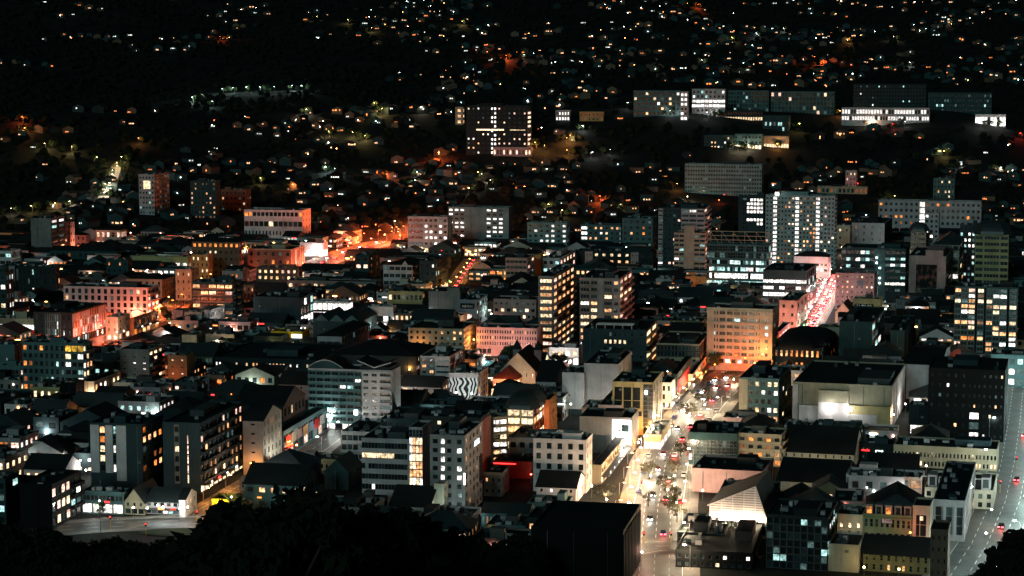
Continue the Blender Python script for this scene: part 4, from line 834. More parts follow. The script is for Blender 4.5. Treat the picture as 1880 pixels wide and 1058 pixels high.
b = bld('teal_right_edge_office', 'teal office with bluish lit windows at the right edge', (1818, 1895, 1900, 656, 712), 'teal', '3:5:.7:.6:.3:k', None, D=20)
b = bld('curved_balcony_flats', 'tan flats with a curved parapet right of the main street', (1356, 1429, 1452, 699, 778), 'teal', '22@1:0::::::tan;78@5:5:.6:.55:.2:c:', '5:4:.4:.5:.15:c')
b = bld('teal_glass_hall', 'low dark teal glazed hall right of the main street', (1264, 1353, 1356, 800, 856), 'tealdk', '.6:0|3:13:.92:.94:.02:k|.8:0', None, D=24)
b = bld('orange_window_flats', 'tan flats with orange windows beside the dark teal glazed hall', (1354, 1434, 1438, 802, 858), 'tan', '1:6:.7:.6:.5:o|3:5:.55:.5:.35:o:B', None)
b = bld('pink_wall_shed', 'long blank pink wall of a dark-roofed hall', (1270, 1400, 1406, 870, 910), 'pink', '1:0', '1:0', D=24)
b = bld('white_stair_block', 'small white stair block left of the dark teal-roofed hall', (1440, 1486, 1490, 786, 815), 'white', '2:2:.5:.4:.05', None, D=12)
b = bld('dark_tin_hall', 'dark teal-roofed hall with a strip of orange windows in front of the theatre', (1489, 1576, 1580, 790, 828), 'tealdk', '1:9:.6:.5:.55:o|2:0', None, 'flat', 'rooftin')
b = bld('arched_window_hall', 'cream hall with a row of small arched windows and a wide dark roof', (1436, 1567, 1571, 834, 862), 'cream', '1.5:9:.2:.45:.02', None, 'gx', D=30)
b = bld('neon_name_building', 'dark building carrying a red and white neon name sign', (1572, 1640, 1645, 820, 848), 'dark', '2:8:.3:.3:.05', None)
ftext(b, 'F', 'media', .25, .62, .2, .82); ftext(b, 'F', 'group', .62, .62, .2, .82)
b = bld('long_tan_terrace', 'very long tan terrace with many small windows at right', (1640, 1830, 1836, 829, 866), 'tan', '2:28:.5:.5:.16:c::|.3:0', None, D=18)
b = bld('dark_roof_warehouse', 'wide black warehouse roof with a cream front edge', (1427, 1551, 1556, 888, 908), 'cream', '1:0', None, 'gx', D=32, rh=5)
b = bld('white_pier_shops', 'white-piered low building with five wide windows', (1553, 1692, 1697, 881, 915), 'white', '1:6:.3:.4:.1|1.4:6:.84:.75:.3:d', None)
b = bld('dormer_row', 'pale building with tall white roof dormers at right', (1697, 1823, 1830, 905, 936), 'cream', '2:8:.5:.6:.05', None, clutter=False)
for i in range(4):
    x = -b.W * .46 + i * b.W * .26; pbox('dormer', b.root, x, x + b.W * .13, 1.2, 8, b.H + .1, b.H + 4.6, 'pale'); pbox('dormer_window', b.root, x + .5, x + b.W * .13 - .5, 1.1, 1.19, b.H + 1.2, b.H + 4.0, 'glassteal'); pbox('dormer_frame', b.root, x - 2.2, x - .2, 1.0, 1.25, b.H + 3.9, b.H + 4.2, 'white'); pbox('dormer_post', b.root, x - 2.2, x - 2.0, 1.0, 1.25, b.H + .1, b.H + 3.9, 'white')

# ------------------------------------------------------------------ right foreground
b = bld('dark_glass_octagon', 'dark glass block with a broken pale roof edge at the bottom right', (1406, 1519, 1536, 955, 1050), 'dark', '7:9:.96:.92:.015:k', '7:5:.95:.9:.12:k', rmat='roof')
b = bld('three_window_house', 'cream two-storey house front with three glowing upper windows', (1536, 1583, 1586, 950, 1002), 'cream', '1:3:.5:.6:.2|1:3:.3:.6:.1:k:s|1:3:.32:.6:1:C|.6:0', None, D=14)
b = bld('hostel', 'pale green hostel with dormers, white name board and lit entrance', (1584, 1672, 1675, 952, 1026), 'greenpaint', '1:8:.8:.75:.85:S:a|1:8:.7:.55:.06:c|1:9:.55:.6:.02:k:k', None, 'flat', D=14, clutter=False)
for m_ in [0]:
    for i, g in enumerate(['orangew', 'glass', 'orangew', 'glass', 'glass']):
        x = -b.W * .46 + i * b.W * .2; pbox('dormer', b.root, x, x + b.W * .15, .4, 4, b.H + .1, b.H + 3.4, 'taupe'); pbox('dormer_window', b.root, x + .4, x + b.W * .15 - .4, .3, .39, b.H + .8, b.H + 2.8, g)
fpanel(b, 'F', .39, .60, .86, .985, 'white', .05, .3, 'name_board'); ftext(b, 'F', 'yha', .52, .885, .34, .95)
b = bld('slot_tower', 'tan tower with one tall dark vertical slot', (1674, 1706, 1709, 934, 1028), 'tan', '1:0', None, D=12, cat='tower')
fpanel(b, 'F', .2, .78, .28, .86, 'black', .01, .06, 'dark_slot'); fpanel(b, 'F', .4, .6, .76, .84, 'creamw', .06, .09, 'window'); fpanel(b, 'F', .2, .35, .02, .16, 'whitew', .01, .06, 'door')
b = bld('pilaster_block', 'grey pilastered block with tall dark bays and lit side windows', (1712, 1770, 1808, 924, 996), 'grey', '.7:0|3:3:.6:1:0::f:|.5:0', '1:9:.6:.7:.3:c|2:9:.45:.62:.2:o')
b = bld('dark_square_tower', 'dark square tower at the bottom right edge of the lit street', (1706, 1738, 1742, 978, 1085), 'brown', '5:3:.25:.35:0', None, D=12, cat='tower')
b = bld('olive_lit_hall', 'low olive hall with a warm lit gable window, bottom right', (1584, 1706, 1708, 1022, 1056), 'olive', '1.5:9:.35:.6:.2:c', None, 'gx', D=14)
b = bld('edge_lit_shed', 'black shed roof with a glowing yellow edge, bottom right', (1520, 1576, 1580, 1006, 1052), 'cream', '1:0', None, D=16)
b = bld('dark_front_roofs', 'dark flat-roofed shops in the bottom right foreground', (1240, 1380, 1400, 1020, 1048), 'black', '2:10:.5:.5:.05:c', None)
b = bld('dark_corner_shop', 'dark low shop with one pale window band at the street corner', (1243, 1330, 1345, 985, 1012), 'dark', '1:6:.8:.6:.12:d', None)
# gable-ended hall lit from below
b = bld('slatted_gable_hall', 'hall with a glowing slatted asymmetric gable lit from below', (1293, 1408, 1414, 962, 990), 'white', '1:5:.8:.6:.15:k', None, D=26, clutter=False)
xA, xB, xP, zP, z0 = -b.W / 2 + 1.5, b.W / 2, b.W * .32, 10.5, b.H + .9
m = MB(); top = lambda x: z0 + 4.2 + (zP - 4.2) * (x - xA) / (xP - xA) if x < xP else z0 + zP * (xB - x) / (xB - xP)
for i in range(14):
    z = z0 + .25 + i * .74; lo, hi = xA, xB
    while lo < xB and top(lo) < z + .3: lo += .15
    while hi > lo and top(hi) < z + .3: hi -= .15
    if hi - lo > .5: pbox('slat', b.root, lo, hi, -.25, -.02, z, z + .42, 'white')
for k in range(6):
    x = xA + .2 + k * (xB - xA - .6) / 5; 
    if top(x) - z0 > .6: pbox('post', b.root, x, x + .3, -.42, -.26, z0, top(x) - .1, 'white')
m.poly([(xA, .05, z0), (xB, .05, z0), (xP, .05, z0 + zP), (xA, .05, z0 + 4.2)], 'taupe')
obj('gable', m.mesh('gable'), b.root)
m = MB(); rr = [(xA - .5, z0 + 4.1), (xP, z0 + zP + .25), (xB + .4, z0 - .2)]
for (p, zp), (q, zq) in zip(rr, rr[1:]):
    m.poly([(p, -.9, zp), (q, -.9, zq), (q, b.D, zq), (p, b.D, zp)], 'roof'); m.poly([(p, -.9, zp), (q, -.9, zq), (q, -.9, zq - .35), (p, -.9, zp - .35)], 'white'); m.poly([(p, -.9, zp - .35), (q, -.9, zq - .35), (q, b.D, zq - .35), (p, b.D, zp - .35)], 'roof')
obj('gable_roof', m.mesh('gable_roof'), b.root)
UP = []
for k in range(5):
    x = xA + 1.6 + k * (xB - xA - 2.4) / 4.4; pbox('floodlight', b.root, x - .3, x + .3, -1.5, -1.0, b.H + .8, b.H + 1.1, 'bulb_cream')
    UP.append(b.root.matrix_basis @ Vector((x, -1.25, b.H + 1.3)))

# ------------------------------------------------------------------ hillside blocks
b = bld('round_corner_tower', 'grey tower block with one amber window standing below the dark hill', (256, 284, 312, 322, 396), 'pale', '8:5:.5:.4:.02:k', '8:6:.6:.5:.1:d')
fpanel(b, 'F', .3, .75, .66, .86, 'creamw', .0, .1, 'lit_window')
b = bld('speckled_flats', 'dark flats with scattered lit windows right of the grey tower block', (350, 397, 405, 334, 404), 'tealdk', '8:7:.4:.4:.24:w', None)
b = bld('brown_hill_flats', 'brown hillside flats with warm windows', (406, 452, 456, 350, 390), 'brown', '4:6:.4:.4:.35:w', None)
b = bld('hill_hotel', 'black hill block dotted with bright windows and a glowing middle band', (856, 968, 976, 196, 288), 'dark', '40@5:5:.3:.35:.22:c|.6:0|5:5:.3:.35:.3:c;10@11:2:.6:.5:.62:W;50@5:6:.3:.35:.2:p|.6:0|5:6:.3:.35:.2:p', '11:1:.7:.5:.5:p')
fpanel(b, 'F', .17, .62, .505, .535, 'shopwarm', .0, .3, 'lit_gallery'); fpanel(b, 'F', .72, .97, .51, .525, 'creamw', .0, .3, 'lit_gallery')
b = bld('cream_lift_tower', 'narrow cream-lit tower left of the dotted hill block', (836, 850, 856, 198, 230), 'cream', '3:1:.4:.5:.8:c', None, D=8)
b = bld('pink_forecourt', 'low pink-lit forecourt building at the foot of the dotted hill block', (905, 975, 985, 272, 288), 'pink', '1:12:.5:.5:.3:p', None, D=8)
b = bld('library_slab', 'long teal slab with fine window rows below the dark bush', (1257, 1398, 1402, 304, 366), 'seafoam', '1:30:.5:.8:.04:R|7:30:.6:.45:0:k', None, D=14)
UNI = [(1163, 1248, 168, 214, 'pale white-lit campus block at the left of the hilltop campus', '5:12:.6:.5:.12:c', 'teal'), (1249, 1262, 170, 222, 'narrow white campus stair block washed by light', '6:2:.6:.5:.5:W', 'white'),
       (1270, 1331, 165, 216, 'white campus block with glowing middle floors', '2:8:.5:.5:.1:k|2:8:.9:.6:.9:W|2:8:.5:.5:.1:k', 'pale'), (1336, 1411, 168, 206, 'dark gridded campus block right of the glowing white block', '5:14:.7:.7:.03:k', 'teal'),
       (1415, 1531, 170, 212, 'long gridded campus block with one lit pair of windows', '5:18:.7:.75:.03:p', 'teal'), (1326, 1400, 204, 224, 'low campus hall with a lit base strip', '1:16:.7:.6:.8:C|1:16:.5:.5:.1', 'dark'),
       (1566, 1700, 156, 204, 'wide dark campus block with few pin-point windows', '7:24:.4:.4:.05:k', 'dark'), (1545, 1706, 200, 226, 'brilliant white long glazed campus hall', '1:34:.7:.55:.8:W|1:30:.7:.6:.7:W', 'pale'),
       (1703, 1820, 172, 218, 'dim grey long campus block at right', '5:24:.6:.5:.03:k', 'tealdk'), (1790, 1846, 212, 236, 'white-lit curved campus pavilion at right', '1:10:.8:.7:.9:W', 'white'),
       (1292, 1346, 250, 276, 'dim teal halls below the hilltop campus', '3:9:.4:.4:.08:c', 'tealdk'), (1348, 1398, 248, 276, 'pale halls lit at their base below the campus', '1:8:.7:.7:.9:C|2:8:.4:.4:.08', 'teal'),
       (1400, 1448, 214, 242, 'glazed campus annex above a lit court', '2:12:.8:.7:.4:k|1:0', 'tealdk'), (1402, 1448, 252, 274, 'low hall beside the bright lit court', '1:9:.7:.6:.9:C|1:0', 'tan'), (1064, 1108, 207, 224, 'peach-lit two-storey house block left of the campus', '2:6:.3:.4:.1', 'orange'),
       (1020, 1046, 204, 224, 'pale lit hillside house cluster left of the peach block', '2:5:.4:.5:.6:W', 'pale')]
for x0, x1, y0, y1, lab, fc, wl_ in UNI: bld('campus_block', lab, (x0, x1, x1 + 3, y0, y1), wl_, fc, '1:0', D=12, clutter=False)
b = bld('right_hill_flats', 'teal four-storey flats with warm windows on the right hillside', (1713, 1752, 1756, 330, 366), 'teal', '4:6:.4:.45:.3:c', None, D=10)
b = bld('hill_white_block', 'white square hillside block behind the long apartment tower', (1552, 1572, 1575, 315, 345), 'pale', '3:3:.3:.4:.2:p', None, D=10)
b = bld('orange_strip_hall', 'long low hall with lit orange strip on the right hillside', (1500, 1592, 1596, 345, 358), 'tan', '1:12:.6:.6:.3:o', None, D=10)

# ------------------------------------------------------------------ describing small things by their neighbours
def short(l):
    for w in (' with ', ' beside ', ' behind ', ' left of ', ' right of ', ' below ', ' above ', ' at ', ' in front', ' by ', ' carrying ', ' along ', ' facing ', ' between ', ' half ', ' among ', ' on the ', ' near ', ' under ', ' leading ', ' next to ', ' cut off', ' opposite ', ' against ', ' glowing ', ' lit ', ' flooded ', ' outlined ', ' washed ', ' catching ', ' standing ', ' dotted ', ' seen ', ' of the ', ' dotted', ' filling ', ', '):
        i = l.find(w)
        if i > 8: l = l[:i]
    return ' '.join(l.split()[:5])
REFS = [((b.px[0] + b.px[1]) / 2, b.px[4], short(b.label)) for b in BLD]
def near(px, py):
    best = min(REFS, key=lambda r: (r[0] - px) ** 2 + 2.2 * (r[1] - py) ** 2)
    dx, dy = px - best[0], py - best[1]
    if abs(dx) > abs(dy) * 1.6: w = 'left of' if dx < 0 else 'right of'
    else: w = 'behind' if dy < 0 else 'in front of'
    return w + ' the ' + best[2]

# ------------------------------------------------------------------ lamps
def lamp_mesh(col):
    m = MB(); m.tube((0, 0, 0), (0, 0, 8), .11, .07, 'steel'); pole = m.mesh('pole')
    m = MB(); m.tube((0, 0, 7.9), (1.5, 0, 8.25), .05, .04, 'steel', 5); arm = m.mesh('arm')
    m = MB(); m.box(1.2, 2.1, -.2, .2, 8.14, 8.32, 'bulb_' + col); head = m.mesh('lamp_head')
    return pole, arm, head
LM = {}; LL = {}
def light(col, P, rad=.25):
    k = (col, round(P), rad)
    if k not in LL:
        l = bpy.data.lights.new('lamp_glow', 'POINT'); l.color = LC[col]; l.energy = P * LAMP; l.shadow_soft_size = rad; LL[k] = l
    return LL[k]
CW = dict(cream='warm white', white='white', cool='bluish white', orange='orange', amber='amber', pink='pinkish', coral='coral', red='red', yellow='yellow')
def lamp(p, col, P, rz=0, h=8, px=None):
    if col not in LM: LM[col] = lamp_mesh(col)
    r = obj('street_lamp', None, None, p, rz)
    k = h / 8
    for n, me in zip(('pole', 'arm', 'lamp_head'), LM[col]): obj(n, me, r, scale=(1, 1, k))
    obj('lamp_light', light(col, P), r, (1.65, 0, 8.0 * k))
    q = proj(p)
    tag(r, 'tall %s street lamp %s' % (CW[col], near(*q)), 'street lamp', 'street lamps', px=q[0])
    return r
def lamps_along(pts, off, every, col, P, start=0, h=8, ok=lambda x, y: True):
    f = dens(pts, 2.0); i = start
    o = offs(f, off)
    while i < len(f):
        t = f[min(i + 1, len(f) - 1)] - f[max(i - 1, 0)]
        ang = math.atan2(t.y, t.x) + (math.pi / 2 if off > 0 else -math.pi / 2)
        x, y = proj(o[i])
        if -20 < x < 1990 and y < 1075 and ok(x, y): lamp(o[i] + Vector((0, 0, .14)), col, P, ang, h)
        i += int(every / 2)
def glow(px, py, z, col, P, name='wall_lamp', r=.25):
    """small lantern on a bracket post with its own light; also used for added fill lanterns"""
    p = hit(px, py) if py < 455 else G(px, py)
    o = obj(name, None, None, p); mm = MB(); mm.tube((0, 0, 0), (0, 0, z), .06, .05, 'steel', 5); obj('post', mm.mesh('post'), o)
    mm = MB(); mm.tube((0, 0, z), (0, 0, z + .18), .22, .34, 'bulb_' + col, 8); mm.tube((0, 0, z + .18), (0, 0, z + .5), .34, .1, 'bulb_' + col, 8); obj('lantern', mm.mesh('lantern'), o)
    obj('lamp_light', light(col, P, r), o, (0, 0, z + .8))
    tag(o, '%s lantern post %s' % (CW[col], near(px, py)), 'lantern', 'lanterns in the streets', px=px)

lamps_along(MAIN, -10.2, 22, 'cream', 21000, 2, 7, lambda x, y: y > 712); lamps_along(MAIN, 10.2, 28, 'cream', 19000, 9, 7, lambda x, y: y > 730); lamps_along(MAIN, -13.5, 26, 'amber', 11000, 30, 4, lambda x, y: y > 700)
lamps_along(RED, -9, 22, 'pink', 17000, 8, 7, lambda x, y: 512 < y < 632); lamps_along(RED, 9, 28, 'white', 15000, 12, 6, lambda x, y: 505 < y < 632)
lamps_along(EAST, 10.4, 34, 'cool', 30000, 4, 9); lamps_along(EAST, -10.4, 60, 'cool', 4000, 12, 9)
lamps_along(LEFT, 7, 28, 'white', 11000, 22, 7); lamps_along(LEFT, -7, 20, 'amber', 8000, 10, 5); lamps_along(LEFT, -6.6, 30, 'pink', 11000, 66, 6)
lamps_along(BOT, 9, 40, 'cool', 6500, 10, 9)
lamps_along(LRED, 7.2, 26, 'orange', 42000, 6, 7, lambda x, y: y > 556); lamps_along(LRED, -7.2, 28, 'coral', 22000, 20, 6, lambda x, y: y > 565)
lamps_along(ORA, -11.5, 30, 'orange', 60000, 30, 8, lambda x, y: x > 600); lamps_along(ORA, 11.5, 30, 'coral', 60000, 26, 8, lambda x, y: x > 560); lamps_along(ORB, 6, 24, 'orange', 90000, 6)
lamps_along(NOR, 5.6, 26, 'amber', 9000, 4)
for x, y, z, c, P in [(1312, 686, 4, 'orange', 6000), (1340, 686, 5, 'orange', 9000), (1368, 686, 7, 'orange', 13000), (1400, 686.5, 9, 'amber', 14000), (1385, 687, 5, 'orange', 11000),
        (1640, 790, 6, 'cream', 9000), (1655, 745, 6, 'cream', 9000), (1662, 765, 5, 'white', 8000),
        (890, 668, 4, 'pink', 20000), (920, 670, 5, 'pink', 14000), (955, 668, 6, 'pink', 8000), (900, 610, 5, 'pink', 9000),
        (1020, 678, 4, 'white', 18000), (1048, 680, 4, 'white', 18000), (1018, 822, 5, 'orange', 12000), (1012, 800, 6, 'orange', 9000),
        (1172, 838, 5, 'white', 12000), (1142, 842, 3, 'white', 9000), (1100, 770, 4, 'cream', 2500), (1048, 770, 6, 'cool', 6000), (1112, 768, 6, 'white', 5000),
        (455, 618, 8, 'white', 16000), (500, 646, 5, 'yellow', 7000), (540, 648, 5, 'yellow', 9000), (562, 642, 4, 'white', 8000), (400, 645, 5, 'cream', 7000), (375, 668, 4, 'cream', 7000), (430, 650, 4, 'white', 6000),
        (600, 790, 5, 'white', 24000), (640, 786, 5, 'white', 18000), (575, 798, 4, 'white', 10000), (545, 838, 4, 'amber', 6000), (752, 712, 8, 'amber', 7000), (748, 690, 10, 'amber', 5000), (765, 668, 8, 'amber', 6000),
        (864, 672, 4, 'amber', 11000), (870, 662, 10, 'amber', 8000), (845, 676, 4, 'amber', 5000), (580, 472, 4, 'white', 24000), (565, 478, 4, 'white', 20000), (780, 472, 4, 'cream', 8000), (800, 473, 4, 'cream', 8000),
        (720, 430, 5, 'orange', 60000), (690, 425, 5, 'orange', 40000), (665, 428, 5, 'red', 12000), (735, 445, 5, 'orange', 70000), (745, 452, 4, 'orange', 60000), (757, 420, 6, 'cream', 14000), (725, 420, 6, 'cream', 9000),
        (215, 628, 5, 'pink', 6000), (228, 630, 6, 'cream', 6000), (60, 628, 3, 'cream', 3000), (12, 455, 4, 'orange', 60000), (36, 454, 4, 'orange', 50000), (212, 462, 4, 'orange', 26000), (190, 461, 4, 'pink', 34000), (160, 460, 4, 'pink', 20000), (145, 462, 4, 'orange', 14000), (240, 440, 5, 'cream', 7000),
        (330, 438, 5, 'amber', 6000), (302, 452, 4, 'red', 40000), (300, 462, 3, 'red', 24000), (300, 512, 4, 'yellow', 6000), (340, 510, 4, 'yellow', 6000), (262, 510, 4, 'yellow', 6000), (370, 520, 3, 'amber', 2500), (387, 518, 5, 'amber', 2500), (48, 492, 3, 'amber', 6000), (72, 496, 3, 'cream', 7000), (310, 558, 4, 'amber', 9000), (356, 620, 4, 'pink', 4000), (330, 616, 4, 'pink', 6000),
        (310, 722, 5, 'orange', 9000), (318, 716, 9, 'white', 7000), (176, 752, 4, 'pink', 5000), (165, 745, 4, 'cream', 4000), (115, 768, 3, 'cream', 5000), (85, 766, 3, 'cream', 5000), (330, 672, 4, 'cream', 7000),
        (148, 872, 5, 'white', 7000), (158, 880, 3, 'white', 6000), (62, 905, 3, 'amber', 3000), (245, 956, 4, 'cream', 2500), (300, 955, 4, 'white', 4500), (330, 958, 4, 'white', 3500), (404, 957, 4, 'yellow', 9000), (424, 956, 4, 'amber', 6000), (345, 955, 4, 'white', 4000), (290, 952, 4, 'cool', 4000), (180, 950, 3, 'white', 4000),
        (1610, 596, 5, 'yellow', 9000), (1585, 596, 4, 'yellow', 8000), (1550, 600, 4, 'pink', 7000), (1712, 676, 4, 'amber', 6000), (1690, 676, 4, 'amber', 5000), (1545, 464, 4, 'cream', 7000), (1290, 540, 4, 'amber', 9000), (1268, 540, 4, 'orange', 9000), (1440, 515, 9, 'white', 16000), (1405, 505, 4, 'orange', 9000), (1300, 425, 4, 'cream', 9000), (1262, 372, 5, 'cream', 16000), (1320, 375, 3, 'orange', 8000), (1525, 520, 9, 'white', 14000), (1618, 580, 6, 'white', 7000),
        (1670, 1035, 9, 'orange', 4500), (1600, 1040, 3, 'pink', 2500), (1640, 1040, 3, 'pink', 2500), (1586, 1062, 3, 'yellow', 2500), (1650, 1066, 3, 'yellow', 2000), (1560, 1012, 3, 'cream', 2500), (1810, 1004, 4, 'white', 2500), (600, 455, 5, 'coral', 30000), (625, 446, 5, 'coral', 34000), (645, 434, 5, 'coral', 40000), (520, 478, 4, 'coral', 14000), (455, 505, 4, 'coral', 12000), (260, 446, 4, 'coral', 20000), (225, 444, 4, 'coral', 22000), (130, 470, 4, 'coral', 12000), (100, 630, 4, 'coral', 9000), (75, 640, 3, 'white', 7000), (480, 590, 4, 'cool', 6000), (430, 612, 6, 'white', 9000), (660, 560, 4, 'white', 9000), (600, 600, 4, 'white', 9000), (740, 600, 4, 'white', 7000), (838, 752, 7, 'white', 6000), (866, 754, 7, 'white', 6000), (1820, 960, 4, 'cream', 3500), (1460, 868, 3, 'cream', 2500), (1520, 870, 3, 'cream', 2500), (1700, 872, 3, 'cream', 3000), (1780, 872, 3, 'cream', 3000), (1600, 922, 3, 'cream', 2500), (1670, 922, 3, 'cream', 2500), (1760, 945, 3, 'cream', 2500), (1480, 915, 3, 'cream', 1800), (1400, 866, 3, 'cream', 2500), (1290, 918, 3, 'pink', 3500), (1340, 920, 3, 'pink', 3000),  # coral lanterns added to widen the glow; white pair added to brighten the mural
        (1160, 1010, 4, 'pink', 5000), (1178, 1040, 4, 'pink', 5000), (700, 560, 4, 'white', 5000), (690, 614, 4, 'white', 6000), (640, 596, 4, 'white', 7000), (470, 620, 4, 'cool', 5000), (470, 455, 4, 'pink', 9000), (520, 456, 4, 'cream', 9000), (562, 500, 4, 'pink', 16000), (860, 605, 3, 'cream', 5000), (902, 590, 4, 'cool', 5000), (960, 545, 4, 'pink', 8000), (972, 548, 4, 'pink', 8000), (1150, 655, 5, 'pink', 8000), (1165, 640, 5, 'pink', 8000), (1125, 650, 4, 'cream', 5000), (930, 724, 4, 'amber', 9000), (960, 722, 4, 'cream', 9000), (990, 724, 4, 'orange', 9000), (910, 724, 4, 'pink', 4000), (1025, 742, 3, 'white', 4000), (940, 835, 4, 'yellow', 7000), (985, 836, 4, 'yellow', 5000), (1086, 915, 4, 'cream', 7000), (900, 900, 4, 'cream', 1500), (975, 888, 3, 'red', 1500), (800, 975, 4, 'cream', 2500), (842, 985, 4, 'cream', 3500), (870, 970, 3, 'cool', 3000), (820, 965, 4, 'cool', 2500)]:
    glow(x, y, z, c, P * .55)
for i, p in enumerate(UP): obj('uplight_glow', light('cream', 4600, .15), None, p)
for p in FLOODS: obj('floodlight_glow', light('white', 1300, .3), None, p)

# ------------------------------------------------------------------ cars
def car_meshes(col):
    prof = [(-2.2, .35), (-2.2, .82), (-1.5, .95), (-.9, 1.42), (.75, 1.45), (1.55, .98), (2.15, .85), (2.2, .35)]
    m = MB(); w = .88
    for s in (-1, 1): m.poly([(x, s * (w - (.12 if z > 1.2 else 0)), z) for x, z in prof], col)
    for (x0, z0), (x1, z1) in zip(prof, prof[1:] + prof[:1]):
        a, c = w - (.12 if z0 > 1.2 else 0), w - (.12 if z1 > 1.2 else 0)
        m.poly([(x0, -a, z0), (x0, a, z0), (x1, c, z1), (x1, -c, z1)], col)
    return m.mesh('body')
def glass_mesh():
    m = MB()
    for s in (-1, 1): m.poly([(-1.3, s * .87, 1.0), (-.85, s * .79, 1.36), (.7, s * .79, 1.38), (1.35, s * .87, 1.0)], 'glass')
    m.poly([(-1.5, -.8, .98), (-1.5, .8, .98), (-.95, .7, 1.40), (-.95, -.7, 1.40)], 'glass'); m.poly([(1.58, -.8, 1.0), (1.58, .8, 1.0), (.82, .7, 1.44), (.82, -.7, 1.44)], 'glass')
    return m.mesh('glazing')
CB = {c: car_meshes(c) for c in ('carwhite', 'carsilver', 'carred', 'carblue', 'carblack')}; CG = glass_mesh()
m = MB(); m.tube((0, -.11, 0), (0, .11, 0), .33, .33, 'tyre', 12); WH = m.mesh('wheel')
m = MB(); m.box(-.06, .06, -.28, .28, -.12, .12, 'taillight'); TL = m.mesh('taillight')
m = MB(); m.box(-.06, .06, -.24, .24, -.1, .1, 'headlight'); HL = m.mesh('headlight')
m = MB(); m.box(-.06, .06, -.24, .24, -.1, .1, 'frame'); HLO = m.mesh('headlight_off')
m = MB(); m.box(-.06, .06, -.28, .28, -.12, .12, 'brick'); TLO = m.mesh('taillight_off')
NCAR = 0
def car(p, ang, col, on=False, red=0, white=0):
    r = obj('car', None, None, p, ang); obj('body', CB[col], r); obj('glazing', CG, r)
    for x in (-1.35, 1.35):
        for s in (-1, 1): obj('wheel', WH, r, (x, s * .8, .33))
    for s in (-1, 1):
        obj('headlight', HL if on else HLO, r, (2.2, s * .6, .68)); obj('taillight', TL if on else TLO, r, (-2.22, s * .58, .75))
    if red: obj('brake_light_glow', light('red', red, .3), r, (-2.7, 0, .8))
    if white: obj('headlight_glow', light('white', white, .3), r, (2.9, 0, .7))
    q = proj(p)
    tag(r, '%s car %s, %s' % (col[3:], 'with its lights on' if on else 'parked', near(*q)), 'car', 'cars in the streets', px=q[0])
cr = random.Random(5)
def cars_on(pts, off, every, on, red=0, white=0, rev=False, start=3, jit=3, upto=999):
    f = dens(pts, 1.0); o = offs(f, off); i = start
    while i < min(len(f) - 2, upto):
        t = f[i + 1] - f[i]; a = math.atan2(t.y, t.x) + (math.pi if rev else 0); x, y = proj(o[i])
        if -10 < x < 1890 and y < 1066 and not (x > 1500 and y < 506): car(o[i] + Vector((0, 0, .04)), a + cr.uniform(-.03, .03), cr.choice(list(CB)), on, red, white)
        i += every + cr.randint(0, jit)
cars_on(RED, 2.0, 9, True, 6500, 0, False, 22, 4); cars_on(RED, 5.6, 11, True, 6500, 0, False, 30, 5); cars_on(RED, -2.0, 16, True, 0, 1200, True, 26, 8); cars_on(RED, -5.6, 12, False, 0, 0, True, 24, 8)
cars_on(MAIN, -7.2, 15, False, start=120, jit=25); cars_on(MAIN, 7.2, 18, False, start=105, jit=30); cars_on(MAIN, 2.2, 24, True, 500, 0, False, 60, 30); cars_on(MAIN, -2.2, 26, True, 0, 700, True, 80, 30); cars_on(MAIN, -6, 30, True, 0, 700, True, 200, 20)
cars_on(LEFT, -4.3, 7, False, start=150, jit=5, upto=235); cars_on(LEFT, 4.3, 8, False, start=165, jit=6, upto=235); cars_on(ORA, 2.5, 30, True, 800, 0, False, 50, 20); cars_on(ORA, -2.5, 35, True, 0, 900, True, 40, 20)
cars_on(LRED, 4.6, 13, False, start=40, jit=20); cars_on(EAST, 2.2, 60, True, 500, 0, False, 70, 30); cars_on(NOR, 1.6, 18, True, 400, 0, False, 10, 10)
car(G(407, 953) + Vector((0, 0, .04)), .05, 'carwhite')

# grass island at the lower-left junction
m = MB(); c = G(335, 978); m.poly([(c.x + 9 * math.cos(k * .42) * 1.5, c.y + 5.5 * math.sin(k * .42), .16) for k in range(15)], 'lawn'); o = obj('grass_island', m.mesh('grass_island')); o['kind'] = 'structure'
# ------------------------------------------------------------------ traffic lights
m = MB(); m.tube((0, 0, 0), (0, 0, 4.2), .09, .07, 'paintyellow'); TP = m.mesh('pole')
m = MB(); m.box(-.28, .28, -.25, .1, 3.1, 4.3, 'black'); TH = m.mesh('housing')
m = MB(); m.tube((0, -.26, 4.02), (0, -.42, 4.02), .2, .2, 'sign_red', 10); TR = m.mesh('red_lens')
m = MB(); m.tube((0, -.26, 3.35), (0, -.42, 3.35), .2, .2, 'glass', 10); TG = m.mesh('green_lens')
for x, y in ((203, 972), (268, 985), (362, 962), (1232, 1002), (1182, 1002), (1178, 905), (1836, 905), (1866, 860), (1380, 690), (1395, 676)):
    r = obj('traffic_light', None, None, G(x, y)); 
    for n, me in (('pole', TP), ('housing', TH), ('red_lens', TR), ('green_lens', TG)): obj(n, me, r)
    obj('red_glow', light('red', 260, .2), r, (0, -.8, 4.0)); tag(r, 'yellow-poled traffic light showing red %s' % near(x, y), 'traffic light', 'traffic lights', px=x)

